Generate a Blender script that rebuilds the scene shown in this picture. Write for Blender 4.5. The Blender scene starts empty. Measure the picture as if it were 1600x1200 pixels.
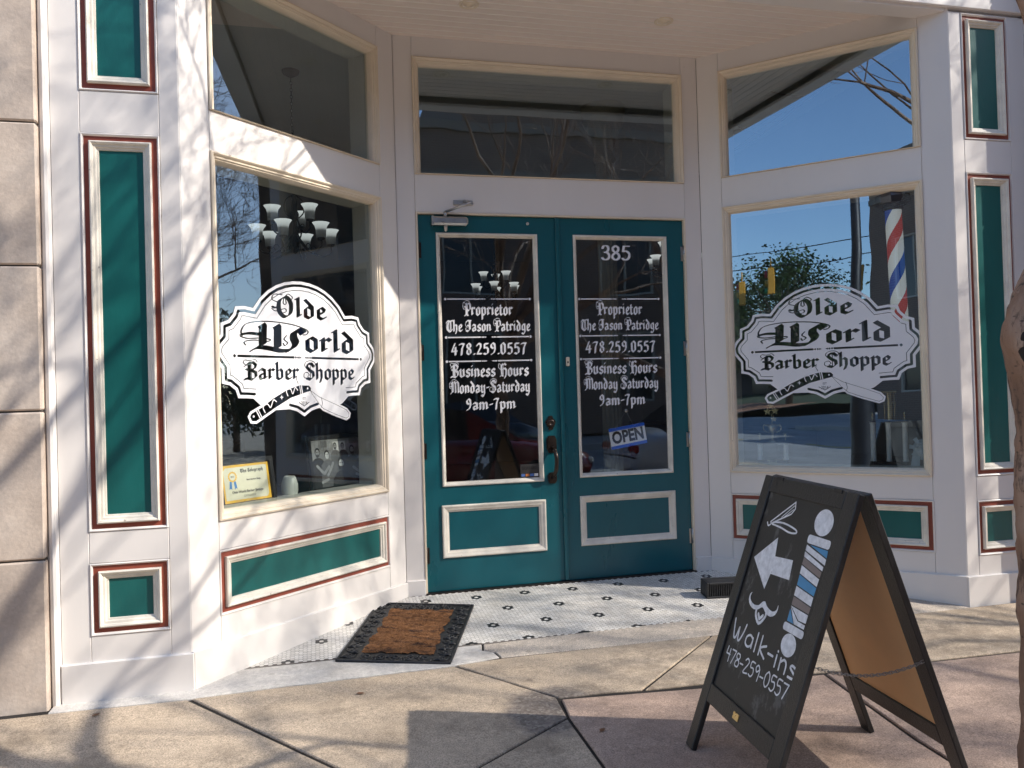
import bpy, math, random
import numpy as np
from mathutils import Vector, Matrix
from mathutils.geometry import delaunay_2d_cdt

S = bpy.context.scene
COL = S.collection
R = math.radians

# ---------------------------------------------------------------- camera
def set_camera():
    yaw, pitch, roll = R(13.768), R(.666), R(-1.663)
    fw = Vector((math.sin(yaw)*math.cos(pitch), math.cos(yaw)*math.cos(pitch), math.sin(pitch)))
    rt = Vector((math.cos(yaw), -math.sin(yaw), 0)); up = rt.cross(fw)
    r2 = rt*math.cos(roll)+up*math.sin(roll); u2 = -rt*math.sin(roll)+up*math.cos(roll)
    cam = bpy.data.cameras.new('camera'); o = bpy.data.objects.new('camera', cam); COL.objects.link(o)
    m = Matrix((r2, u2, -fw)).transposed().to_4x4(); m.translation = (-1.592, -4.078, 1.349)
    o.matrix_world = m
    cam.sensor_width = 36; cam.lens = 1264.14/1600*36; cam.clip_end = 2000; cam.clip_start = .05
    S.camera = o
set_camera()

# ---------------------------------------------------------------- sky, sun, exposure
SUN = Vector((2.055, -1, 1.52)).normalized()
w = bpy.data.worlds.new('World'); S.world = w; w.use_nodes = True
nt = w.node_tree; sk = nt.nodes.new('ShaderNodeTexSky'); sk.sky_type = 'NISHITA'; sk.sun_disc = False
sk.sun_elevation = math.asin(SUN.z); sk.sun_rotation = math.atan2(SUN.x, SUN.y)
sk.altitude = 100; sk.air_density = 1.0; sk.dust_density = .75; sk.ozone_density = 3.0
nt.links.new(sk.outputs[0], nt.nodes['Background'].inputs[0]); nt.nodes['Background'].inputs[1].default_value = .14
sl = bpy.data.lights.new('sun', 'SUN'); sl.energy = 3.4; sl.angle = R(.53); sl.color = (1, .93, .84)
so = bpy.data.objects.new('sun', sl); COL.objects.link(so); so.rotation_euler = SUN.to_track_quat('Z', 'Y').to_euler()
S.view_settings.view_transform = 'Standard'; S.view_settings.look = 'None'; S.view_settings.gamma = 1
S.view_settings.exposure = .92
S.render.engine = 'CYCLES'
S.cycles.max_bounces = 8; S.cycles.transparent_max_bounces = 12; S.cycles.glossy_bounces = 4; S.cycles.diffuse_bounces = 4
S.cycles.sample_clamp_indirect = 6; S.cycles.use_denoising = True

# ---------------------------------------------------------------- materials
MATS = {}
def newmat(name):
    m = bpy.data.materials.new(name); m.use_nodes = True
    return m, m.node_tree, m.node_tree.nodes['Principled BSDF']
def N(t, kind, **kw):
    n = t.nodes.new('ShaderNode'+kind)
    for k, v in kw.items():
        if k.startswith('i_'): n.inputs[k[2:].replace('_', ' ')].default_value = v
        else: setattr(n, k, v)
    return n
def ramp(t, fac, stops):
    n = t.nodes.new('ShaderNodeValToRGB'); cr = n.color_ramp
    while len(cr.elements) < len(stops): cr.elements.new(.5)
    for e, (p, c) in zip(cr.elements, stops): e.position = p; e.color = (c if len(c) == 4 else (*c, 1))
    t.links.new(fac, n.inputs[0]); return n.outputs[0]
def mix(t, fac, a, b, mode='MIX'):
    n = t.nodes.new('ShaderNodeMix'); n.data_type = 'RGBA'; n.blend_type = mode
    for s, v in ((0, fac), (6, a), (7, b)):
        if hasattr(v, 'is_linked') or isinstance(v, bpy.types.NodeSocket): t.links.new(v, n.inputs[s])
        else: n.inputs[s].default_value = v if s == 0 else ((*v, 1) if len(v) == 3 else v)
    return n.outputs[2]
def coords(t, scale=(1, 1, 1)):
    c = N(t, 'TexCoord'); mp = N(t, 'Mapping'); mp.inputs['Scale'].default_value = scale
    t.links.new(c.outputs['Object'], mp.inputs[0]); return mp.outputs[0]
def noise(t, vec, scale, detail=4, rough=.55, out=0):
    n = N(t, 'TexNoise'); n.inputs['Scale'].default_value = scale; n.inputs['Detail'].default_value = detail
    n.inputs['Roughness'].default_value = rough; t.links.new(vec, n.inputs['Vector']); return n.outputs[out]
def bump(t, bs, h, strength, dist=.01):
    b = N(t, 'Bump'); b.inputs['Strength'].default_value = strength; b.inputs['Distance'].default_value = dist
    t.links.new(h, b.inputs['Height']); t.links.new(b.outputs[0], bs.inputs['Normal'])
def P(name, col, rough=.5, var=.1, scale=4, bmp=0, bscale=60, stretch=(1, 1, 1), metal=0, spec=.5, wear=None, coat=0):
    """plain procedural surface: base colour with soft variation, optional fine bump and small worn specks"""
    if name in MATS: return MATS[name]
    m, t, b = newmat(name); v = coords(t, stretch)
    n1 = noise(t, v, scale, 5)
    lo = tuple(c*(1-var) for c in col); hi = tuple(min(1, c*(1+var*.7)) for c in col)
    c = ramp(t, n1, [(.3, lo), (.7, hi)])
    if wear:
        wc, amt, ws = wear
        n2 = noise(t, v, ws, 8, .7)
        f = ramp(t, n2, [(1-amt-.03, (0, 0, 0)), (1-amt+.02, (1, 1, 1))])
        c = mix(t, f, c, wc)
    t.links.new(c, b.inputs['Base Color'])
    rr = ramp(t, n1, [(.3, (rough*.85,)*3), (.7, (min(1, rough*1.1),)*3)]); t.links.new(rr, b.inputs['Roughness'])
    b.inputs['Metallic'].default_value = metal; b.inputs['Specular IOR Level'].default_value = spec
    b.inputs['Coat Weight'].default_value = coat
    if bmp: bump(t, b, noise(t, v, bscale, 6, .6), bmp, .004)
    MATS[name] = m; return m

WHITE = P('white_paint', (.82, .775, .725), .42, .035, 2.2, .06, 70, (1, 1, .25), wear=((.46, .42, .38), .24, 11))
CREAM = P('cream_paint', (.84, .72, .55), .42, .07, 5, .2, 80, wear=((.42, .34, .26), .26, 22))
TRIM = P('worn_cream_trim', (.80, .74, .63), .5, .16, 9, .35, 70, wear=((.35, .30, .24), .33, 40))
TEAL = P('teal_paint', (.008, .118, .108), .33, .18, 2.5, .22, 45, (1, 1, .3), wear=((.09, .19, .18), .2, 26))
DTEAL = P('door_teal_paint', (.006, .105, .128), .30, .10, 2.5, .12, 45, (1, 1, .3), wear=((.12, .24, .25), .2, 30))
RED = P('brick_red_paint', (.27, .062, .036), .45, .15, 8, .2, 60)
SOFF = P('soffit_paint', (.88, .77, .68), .5, .05, 2, .1, 60, wear=((.4, .33, .28), .22, 9))
BRONZE = P('dark_bronze', (.055, .042, .035), .38, .3, 30, .2, 120, metal=.8)
BLACKM = P('black_metal', (.014, .014, .017), .35, .2, 20, metal=.5)
STEEL = P('brushed_steel', (.55, .54, .52), .32, .08, 30, metal=1)
DARKWOOD = P('black_stained_wood', (.022, .020, .019), .42, .35, 6, .5, 40, (6, 6, 1), wear=((.09, .075, .06), .26, 18))
CHALK = P('chalkboard', (.020, .020, .020), .55, .3, 3, .15, 120, (1, 1, .5), wear=((.085, .085, .085), .42, 6))
HARDB = P('brown_hardboard', (.82, .46, .21), .55, .1, 3, .25, 150)
CHALKW = P('white_chalk_paint', (.78, .78, .80), .8, .22, 45, .3, 120, wear=((.42, .42, .43), .34, 70))
CHALKB = P('blue_chalk_paint', (.10, .30, .52), .8, .12, 25)
CHALKN = P('taupe_chalk_paint', (.26, .21, .19), .8, .12, 25)
VINYL = P('white_vinyl', (.83, .83, .84), .4, .02, 3)
VBLACK = P('black_vinyl', (.012, .012, .014), .4, .1, 3)
PLAST = P('black_plastic', (.016, .016, .017), .5, .2, 12)
BRASS = P('brass', (.62, .46, .2), .3, .1, 20, metal=.9)
GOLD = P('pale_gold', (.75, .66, .42), .25, .1, 20, metal=.7)
CERAM = P('pale_ceramic', (.66, .70, .62), .35, .05, 5)
INWALL = P('interior_wall_paint', (.27, .26, .255), .7, .08, 2)
INCEIL = P('interior_ceiling_paint', (.55, .56, .52), .7, .06, 2)
INFLOOR = P('interior_floor_wood', (.12, .08, .055), .35, .3, 3, stretch=(8, 1, 1))
JAMB = P('interior_jamb_paint', (.50, .50, .44), .55, .06, 4)
COLM = P('column_paint', (.42, .40, .31), .55, .1, 6)
DECK = P('display_deck', (.10, .09, .085), .5, .15, 6)
BARK = None

def glass_mat(name, r0, tint=(.80, .85, .83), wave=.02):
    m = bpy.data.materials.new(name); m.use_nodes = True; t = m.node_tree; t.nodes.clear()
    out = N(t, 'OutputMaterial'); tr = N(t, 'BsdfTransparent'); tr.inputs[0].default_value = (*tint, 1)
    gl = N(t, 'BsdfGlossy'); gl.inputs['Roughness'].default_value = .004; gl.inputs['Color'].default_value = (.68, .85, 1, 1)
    lw = N(t, 'LayerWeight'); lw.inputs['Blend'].default_value = .5
    pw = N(t, 'Math', operation='POWER'); t.links.new(lw.outputs['Facing'], pw.inputs[0]); pw.inputs[1].default_value = 4
    mr = N(t, 'MapRange'); t.links.new(pw.outputs[0], mr.inputs[0]); mr.inputs['To Min'].default_value = r0; mr.inputs['To Max'].default_value = 1
    v = coords(t); nz = noise(t, v, 2.2, 1)
    b = N(t, 'Bump'); b.inputs['Strength'].default_value = wave; b.inputs['Distance'].default_value = .05
    t.links.new(nz, b.inputs['Height']); t.links.new(b.outputs[0], gl.inputs['Normal'])
    df = N(t, 'BsdfDiffuse'); df.inputs[0].default_value = (.7, .68, .64, 1); dm = N(t, 'MixShader')
    df_ = ramp(t, noise(t, v, 5, 9, .75), [(.48, (.001,)*3), (.85, (.03,)*3)]); t.links.new(df_, dm.inputs[0]); t.links.new(tr.outputs[0], dm.inputs[1]); t.links.new(df.outputs[0], dm.inputs[2])
    mx = N(t, 'MixShader'); t.links.new(mr.outputs[0], mx.inputs[0]); t.links.new(dm.outputs[0], mx.inputs[1]); t.links.new(gl.outputs[0], mx.inputs[2])
    t.links.new(mx.outputs[0], out.inputs[0]); return m
GLASS = glass_mat('shaded_window_glass', .36, (.86, .90, .88))
LGLASS = glass_mat('window_glass', .16, (.90, .93, .90))
DGLASS = glass_mat('door_glass', .17, (.94, .94, .92))

def shade_mat():
    m, t, b = newmat('frosted_lamp_glass'); c = N(t, 'TexCoord'); sx = N(t, 'SeparateXYZ'); t.links.new(c.outputs['Object'], sx.inputs[0])
    f = N(t, 'MapRange'); t.links.new(sx.outputs[2], f.inputs[0]); f.inputs['From Min'].default_value = .02; f.inputs['From Max'].default_value = .10
    b.inputs['Base Color'].default_value = (.20, .22, .23, 1); b.inputs['Roughness'].default_value = .35
    e = ramp(t, f.outputs[0], [(0, (.01,)*3), (.38, (.03,)*3), (.62, (.22,)*3), (1, (.33,)*3)])
    b.inputs['Emission Color'].default_value = (.93, 1, 1, 1); t.links.new(e, b.inputs['Emission Strength']); return m
SHADE = shade_mat()

def stone_mat():
    m, t, b = newmat('limestone'); v = coords(t)
    c = ramp(t, noise(t, v, 1.3, 6, .6), [(.3, (.48, .385, .31)), (.5, (.64, .535, .44)), (.7, (.74, .65, .56))])
    f = ramp(t, noise(t, v, 4.5, 9, .75), [(.62, (0, 0, 0)), (.72, (1, 1, 1))]); c = mix(t, f, c, (.36, .30, .26))
    c = mix(t, ramp(t, noise(t, v, 60, 4), [(.35, (1, 1, 1)), (.65, (0, 0, 0))]), c, mix(t, .18, c, (.2, .17, .15)))
    t.links.new(c, b.inputs['Base Color']); b.inputs['Roughness'].default_value = .85
    bump(t, b, noise(t, v, 9, 10, .62), .3, .02); return m
STONE = stone_mat()

def concrete_mat(name, a, bcol, dark, agg=False, speck=.8):
    m, t, b = newmat(name); v = coords(t)
    n1 = noise(t, v, 1.1, 7, .6)
    c = ramp(t, n1, [(.3, a), (.7, bcol)])
    f = ramp(t, noise(t, v, 3.1, 9, .7), [(.52, (0, 0, 0)), (.74, (1, 1, 1))]); c = mix(t, f, c, mix(t, .65, c, dark))
    n2 = noise(t, v, 170, 3, .7)
    c = mix(t, speck, c, mix(t, 1, c, ramp(t, n2, [(.32, (.35,)*3), (.5, (1,)*3), (.68, (1.45,)*3)]), 'MULTIPLY'))
    n3 = noise(t, v, 32, 5, .7); c = mix(t, .35, c, mix(t, 1, c, ramp(t, n3, [(.35, (.55,)*3), (.65, (1.3,)*3)]), 'MULTIPLY'))
    vg = N(t, 'TexVoronoi'); vg.inputs['Scale'].default_value = 3.3; t.links.new(v, vg.inputs[0]); c = mix(t, ramp(t, vg.outputs['Distance'], [(.045, (.55,)*3), (.075, (0, 0, 0))]), c, dark)
    f4 = ramp(t, noise(t, v, .8, 3, .5), [(.52, (0, 0, 0)), (.62, (.5,)*3)]); f5 = mix(t, 1, f4, ramp(t, noise(t, v, 9, 6, .7), [(.4, (0, 0, 0)), (.6, (1, 1, 1))]), 'MULTIPLY'); c = mix(t, f5, c, dark)
    h = n2
    if agg:
        vd = N(t, 'VectorMath', operation='DISTANCE'); vd.inputs[1].default_value = (-.60, -.72, -.014)
        mp = N(t, 'Mapping'); mp.inputs['Location'].default_value = (0, 0, 0); t.links.new(v, mp.inputs[0]); t.links.new(mp.outputs[0], vd.inputs[0])
        ad = N(t, 'Math', operation='ADD'); t.links.new(vd.outputs['Value'], ad.inputs[0])
        nn = N(t, 'Math', operation='MULTIPLY'); t.links.new(noise(t, v, 6, 5), nn.inputs[0]); nn.inputs[1].default_value = .3; t.links.new(nn.outputs[0], ad.inputs[1])
        vo = N(t, 'TexVoronoi'); vo.inputs['Scale'].default_value = 85; t.links.new(v, vo.inputs[0])
        bw = N(t, 'RGBToBW'); t.links.new(vo.outputs['Color'], bw.inputs[0])
        peb = ramp(t, bw.outputs[0], [(.2, (.12, .10, .085)), (.6, (.19, .16, .14)), (.85, (.27, .24, .205))])
        c = mix(t, ramp(t, ad.outputs[0], [(.34, (.9,)*3), (.43, (0, 0, 0))]), c, peb)
    t.links.new(c, b.inputs['Base Color']); b.inputs['Roughness'].default_value = .85
    bump(t, b, h, .35, .006); return m
CONC = concrete_mat('beige_concrete', (.42, .33, .235), (.60, .485, .36), (.17, .13, .09), True)
CONCR = concrete_mat('red_tinted_concrete', (.37, .265, .205), (.48, .355, .28), (.19, .14, .11))
CEMENT = concrete_mat('pale_cement', (.60, .56, .50), (.72, .68, .62), (.42, .38, .33), speck=.25)
GROUT = concrete_mat('tile_grout', (.13, .115, .10), (.24, .21, .18), (.07, .06, .055), speck=.3)
SOIL = P('joint_soil', (.022, .018, .015), .95, .3, 20)
ASPH = concrete_mat('asphalt', (.28, .27, .26), (.38, .37, .355), (.17, .165, .16))
CURBM = concrete_mat('curb_concrete', (.34, .32, .29), (.45, .42, .38), (.22, .2, .18))
GRASS = P('grass_bank', (.055, .065, .028), .9, .35, 3, .6, 30)
CLAY = P('red_clay', (.36, .17, .09), .9, .3, 2, .4, 20)

def tile_mat():
    m, t, b = newmat('white_hex_tile'); v = coords(t)
    g = N(t, 'NewGeometry')
    c = ramp(t, g.outputs['Random Per Island'], [(0, (.66, .63, .57)), (.5, (.76, .73, .67)), (1, (.83, .80, .74))])
    f = ramp(t, noise(t, v, 2.6, 8, .65), [(.45, (0, 0, 0)), (.75, (1, 1, 1))]); c = mix(t, f, c, mix(t, .5, c, (.33, .28, .22)))
    t.links.new(c, b.inputs['Base Color']); b.inputs['Roughness'].default_value = .42; return m
TILE = tile_mat()
TILEB = P('black_hex_tile', (.022, .022, .022), .4, .3, 8)

def bark_mat(name, cols, sc=6):
    m, t, b = newmat(name); v = coords(t, (1, 1, .35))
    c = ramp(t, noise(t, v, sc, 7, .6), [(.32, cols[0]), (.5, cols[1]), (.68, cols[2])])
    f = ramp(t, noise(t, v, 22, 6, .7), [(.53, (0, 0, 0)), (.60, (1, 1, 1))]); c = mix(t, f, c, mix(t, .75, c, cols[3])); vs_ = N(t, 'TexVoronoi'); vs_.inputs['Scale'].default_value = 26; t.links.new(coords(t, (1, 1, 2.2)), vs_.inputs[0]); c = mix(t, ramp(t, vs_.outputs['Distance'], [(.12, (.8,)*3), (.22, (0, 0, 0))]), c, cols[3]); f = ramp(t, noise(t, coords(t, (1, 1, .5)), 9, 5, .6), [(.60, (0, 0, 0)), (.62, (1, 1, 1))]); c = mix(t, f, c, mix(t, .5, c, cols[2]))
    t.links.new(c, b.inputs['Base Color']); b.inputs['Roughness'].default_value = .7
    bump(t, b, noise(t, coords(t, (1, 1, .4)), 28, 9, .7), .9, .012); return m
BARK = bark_mat('smooth_tan_bark', ((.19, .105, .066), (.30, .18, .12), (.44, .31, .23), (.06, .038, .028)))
BARKD = bark_mat('grey_brown_bark', ((.10, .075, .055), (.16, .12, .09), (.22, .17, .13), (.05, .04, .03)))
LEAF = P('green_leaves', (.10, .17, .04), .6, .5, 1.2)
LEAFD = P('dark_green_leaves', (.04, .07, .02), .6, .5, 1.5)
DRYLEAF = P('dry_leaf', (.22, .10, .045), .7, .3, 30)

def coir_mat():
    m, t, b = newmat('brown_coir'); v = coords(t, (1, 2.2, 1))
    c = ramp(t, noise(t, v, 30, 8, .7), [(.3, (.13, .052, .018)), (.5, (.27, .115, .04)), (.7, (.40, .19, .075))])
    f = ramp(t, noise(t, coords(t, (4, 15, 1)), 1.3, 7, .75), [(.50, (0, 0, 0)), (.60, (1, 1, 1))]); c = mix(t, f, c, (.05, .02, .010))
    t.links.new(c, b.inputs['Base Color']); b.inputs['Roughness'].default_value = .95
    bump(t, b, noise(t, v, 90, 6, .8), 1, .012); return m
COIR = coir_mat()
RUBBER = P('black_rubber', (.022, .022, .023), .5, .3, 14, .3, 80)

def brick_mat(name, a, bcol, mort):
    m, t, b = newmat(name); c = N(t, 'TexCoord'); sx = N(t, 'SeparateXYZ'); t.links.new(c.outputs['Object'], sx.inputs[0])
    ad = N(t, 'Math', operation='ADD'); t.links.new(sx.outputs[0], ad.inputs[0]); t.links.new(sx.outputs[1], ad.inputs[1])
    cx = N(t, 'CombineXYZ'); t.links.new(ad.outputs[0], cx.inputs[0]); t.links.new(sx.outputs[2], cx.inputs[1])
    br = N(t, 'TexBrick'); br.inputs['Scale'].default_value = 1; br.inputs['Brick Width'].default_value = .22; br.inputs['Row Height'].default_value = .075
    br.inputs['Mortar Size'].default_value = .008; br.inputs['Color1'].default_value = (*a, 1); br.inputs['Color2'].default_value = (*bcol, 1); br.inputs['Mortar'].default_value = (*mort, 1)
    t.links.new(cx.outputs[0], br.inputs['Vector']); t.links.new(br.outputs[0], b.inputs['Base Color']); b.inputs['Roughness'].default_value = .85; return m
BRICK = brick_mat('brown_brick', (.20, .105, .065), (.14, .07, .045), (.26, .22, .18))

# ---------------------------------------------------------------- mesh builder
class MB:
    def __init__(s): s.v = []; s.f = []; s.m = []; s.s = []
    def add(s, vs, fs, m=0, sm=False):
        o = len(s.v); s.v += [tuple(q) for q in vs]
        for f in fs: s.f.append([i+o for i in f]); s.m.append(m); s.s.append(sm)
        return s
    def box(s, x0, x1, y0, y1, z0, z1, m=0, c=0, M=None):
        c = min(c, (x1-x0)*.45, (y1-y0)*.45, (z1-z0)*.45)
        if c <= 0:
            vs = [(x, y, z) for x in (x0, x1) for y in (y0, y1) for z in (z0, z1)]
            fs = [(0, 1, 3, 2), (4, 6, 7, 5), (0, 4, 5, 1), (2, 3, 7, 6), (0, 2, 6, 4), (1, 5, 7, 3)]
        else:
            vs = []; idx = {}
            X = (x0, x1); Y = (y0, y1); Z = (z0, z1)
            for i in (0, 1):
                for j in (0, 1):
                    for k in (0, 1):
                        sx, sy, sz = 1-2*i, 1-2*j, 1-2*k
                        for ax, off in enumerate(((0, c, c), (c, 0, c), (c, c, 0))):
                            idx[i, j, k, ax] = len(vs); vs.append((X[i]+sx*off[0], Y[j]+sy*off[1], Z[k]+sz*off[2]))
            fs = []
            for i in (0, 1):
                q = [idx[i, a, b, 0] for a, b in ((0, 0), (1, 0), (1, 1), (0, 1))]; fs.append(q if i else q[::-1])
                q = [idx[a, i, b, 1] for a, b in ((0, 0), (1, 0), (1, 1), (0, 1))]; fs.append(q[::-1] if i else q)
                q = [idx[a, b, i, 2] for a, b in ((0, 0), (1, 0), (1, 1), (0, 1))]; fs.append(q if i else q[::-1])
            for i in (0, 1):
                for j in (0, 1):
                    f = 1 if i == j else -1
                    q = [idx[i, j, 0, 0], idx[i, j, 0, 1], idx[i, j, 1, 1], idx[i, j, 1, 0]]; fs.append(q[::f])
                    q = [idx[i, 0, j, 0], idx[i, 0, j, 2], idx[i, 1, j, 2], idx[i, 1, j, 0]]; fs.append(q[::-f])
                    q = [idx[0, i, j, 1], idx[0, i, j, 2], idx[1, i, j, 2], idx[1, i, j, 1]]; fs.append(q[::f])
                    for k in (0, 1):
                        q = [idx[i, j, k, a] for a in (0, 1, 2)]; fs.append(q if (i+j+k) % 2 else q[::-1])
        if M is not None: vs = [tuple(M @ Vector(q)) for q in vs]
        return s.add(vs, fs, m)
    def frame(s, u0, u1, z0, z1, prof, m=0, close=False, sb=1, st=1):
        """mitred moulding round a rectangle in a wall's (u, depth, z) space; prof = [(inset, depth)]"""
        loops = []
        for a, d in prof: loops.append([(u0+a, d, z0+a*sb), (u1-a, d, z0+a*sb), (u1-a, d, z1-a*st), (u0+a, d, z1-a*st)])
        vs = [p for l in loops for p in l]; fs = []
        for i in range(len(loops)-1):
            for j in range(4):
                k = (j+1) % 4; fs.append((i*4+j, i*4+k, i*4+4+k, i*4+4+j))
        if close: fs.append([len(vs)-4+j for j in range(4)])
        return s.add(vs, fs, m)
    def tube(s, pts, rad, n=8, m=0, sm=True, cap=True, closed=False):
        pts = [Vector(p) for p in pts]; L = len(pts)
        if not hasattr(rad, '__len__'): rad = [rad]*L
        base = len(s.v); prev = None; vs = []
        for i, p in enumerate(pts):
            if closed: d = pts[(i+1) % L]-pts[i-1]
            else: d = pts[min(i+1, L-1)]-pts[max(i-1, 0)]
            d = d.normalized() if d.length > 1e-9 else Vector((0, 0, 1))
            if prev is None:
                a = Vector((0, 0, 1)) if abs(d.z) < .9 else Vector((1, 0, 0)); x = d.cross(a).normalized()
            else:
                x = prev-d*prev.dot(d); x = x.normalized() if x.length > 1e-6 else d.orthogonal().normalized()
            prev = x; y = d.cross(x)
            for k in range(n):
                a = 2*math.pi*k/n; vs.append(tuple(p+(x*math.cos(a)+y*math.sin(a))*rad[i]))
        fs = []
        for i in range(L if closed else L-1):
            j = (i+1) % L
            for k in range(n): fs.append((i*n+k, i*n+(k+1) % n, j*n+(k+1) % n, j*n+k))
        if cap and not closed: fs += [list(range(n))[::-1], [(L-1)*n+k for k in range(n)]]
        return s.add(vs, fs, m, sm)
    def lathe(s, prof, n=24, m=0, c=(0, 0, 0), sm=True, M=None):
        vs = []; fs = []
        for r, z in prof:
            for k in range(n): a = 2*math.pi*k/n; vs.append((c[0]+r*math.cos(a), c[1]+r*math.sin(a), c[2]+z))
        for i in range(len(prof)-1):
            for k in range(n): fs.append((i*n+k, i*n+(k+1) % n, (i+1)*n+(k+1) % n, (i+1)*n+k))
        if M is not None: vs = [tuple(M @ Vector(q)) for q in vs]
        return s.add(vs, fs, m, sm)
    def prism(s, poly, fn, t0, t1, m=0, mside=None):
        """poly: 2D points; fn(p, t) -> 3D; a closed slab between t0 and t1"""
        n = len(poly); vs = [fn(p, t0) for p in poly]+[fn(p, t1) for p in poly]
        s.add(vs, [list(range(n))[::-1], [n+i for i in range(n)]], m)
        s.add(vs, [(i, (i+1) % n, n+(i+1) % n, n+i) for i in range(n)], m if mside is None else mside); return s
    def flat(s, polys, fn, m=0, minus=None):
        vs, fs = flat_union(polys, minus); return s.add([fn(v) for v in vs], fs, m)
    def build(s, name, mats, parent=None, M=None):
        me = bpy.data.meshes.new(name)
        vs = s.v if M is None else [tuple(M @ Vector(q)) for q in s.v]
        me.from_pydata(vs, [], s.f)
        if not isinstance(mats, (list, tuple)): mats = [mats]
        for q in mats: me.materials.append(q)
        me.polygons.foreach_set('material_index', s.m); me.polygons.foreach_set('use_smooth', s.s)
        me.update()
        o = bpy.data.objects.new(name, me); COL.objects.link(o)
        if parent is not None: o.parent = parent
        return o

def tag(o, label=None, cat=None, group=None, kind=None):
    if label: o['label'] = label
    if cat: o['category'] = cat
    if group: o['group'] = group
    if kind: o['kind'] = kind
    return o
def thing(name, label, cat, loc=(0, 0, 0), rz=0, group=None):
    o = bpy.data.objects.new(name, None); COL.objects.link(o); o.location = loc; o.rotation_euler = (0, 0, rz); o.empty_display_size = .2
    return tag(o, label, cat, group)
def copy_tree(o, parent=None):
    c = o.copy(); COL.objects.link(c)
    if parent is not None: c.parent = parent
    for ch in [q for q in bpy.data.objects if q.parent == o]: copy_tree(ch, c)
    return c

# ---------------------------------------------------------------- flat 2D lettering
def flat_union(polys, minus=None):
    vs = []; faces = []; nplus = len(polys)
    for p in list(polys)+list(minus or []):
        a = sum(p[i][0]*p[(i+1) % len(p)][1]-p[(i+1) % len(p)][0]*p[i][1] for i in range(len(p)))
        if abs(a) < 1e-10: 
            if len(faces) < nplus: nplus -= 1
            continue
        if a < 0: p = p[::-1]
        faces.append(list(range(len(vs), len(vs)+len(p)))); vs += [Vector((q[0], q[1])) for q in p]
    ov, oe, of, _, _, org = delaunay_2d_cdt(vs, [], faces, 0, 1e-6)
    fs = [f for f, g in zip(of, org) if g and any(i < nplus for i in g) and not any(i >= nplus for i in g)]
    return [(v.x, v.y) for v in ov], fs
def hull(pts):
    pts = sorted(set((round(x, 7), round(y, 7)) for x, y in pts))
    def half(ps):
        h = []
        for p in ps:
            while len(h) > 1 and (h[-1][0]-h[-2][0])*(p[1]-h[-2][1])-(h[-1][1]-h[-2][1])*(p[0]-h[-2][0]) <= 1e-12: h.pop()
            h.append(p)
        return h[:-1]
    return half(pts)+half(pts[::-1])
def smooth(pts, k=5, closed=False):
    out = []; n = len(pts)
    for i in range(n if closed else n-1):
        if closed: p0, p1, p2, p3 = pts[i-1], pts[i], pts[(i+1) % n], pts[(i+2) % n]
        else: p0, p1, p2, p3 = pts[max(i-1, 0)], pts[i], pts[i+1], pts[min(i+2, n-1)]
        for j in range(k):
            t = j/k; q = []
            for a in range(len(p1)):
                q.append(.5*(2*p1[a]+(p2[a]-p0[a])*t+(2*p0[a]-5*p1[a]+4*p2[a]-p3[a])*t*t+(3*p1[a]-p0[a]-3*p2[a]+p3[a])*t**3))
            out.append(tuple(q))
    if not closed: out.append(tuple(pts[-1]))
    return out
def nib(w, ang=40, th=.05):
    a = R(ang); dx, dy = math.cos(a)*w/2, math.sin(a)*w/2; tx, ty = -math.sin(a)*th/2, math.cos(a)*th/2
    return [(dx+tx, dy+ty), (dx-tx, dy-ty), (-dx+tx, -dy+ty), (-dx-tx, -dy-ty)]
def disc(r, n=8): return [(r*math.cos(2*math.pi*i/n), r*math.sin(2*math.pi*i/n)) for i in range(n)]
def sweep(pts, pen):
    return [hull([(a[0]+q[0], a[1]+q[1]) for q in pen]+[(b[0]+q[0], b[1]+q[1]) for q in pen]) for a, b in zip(pts, pts[1:])]
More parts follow.
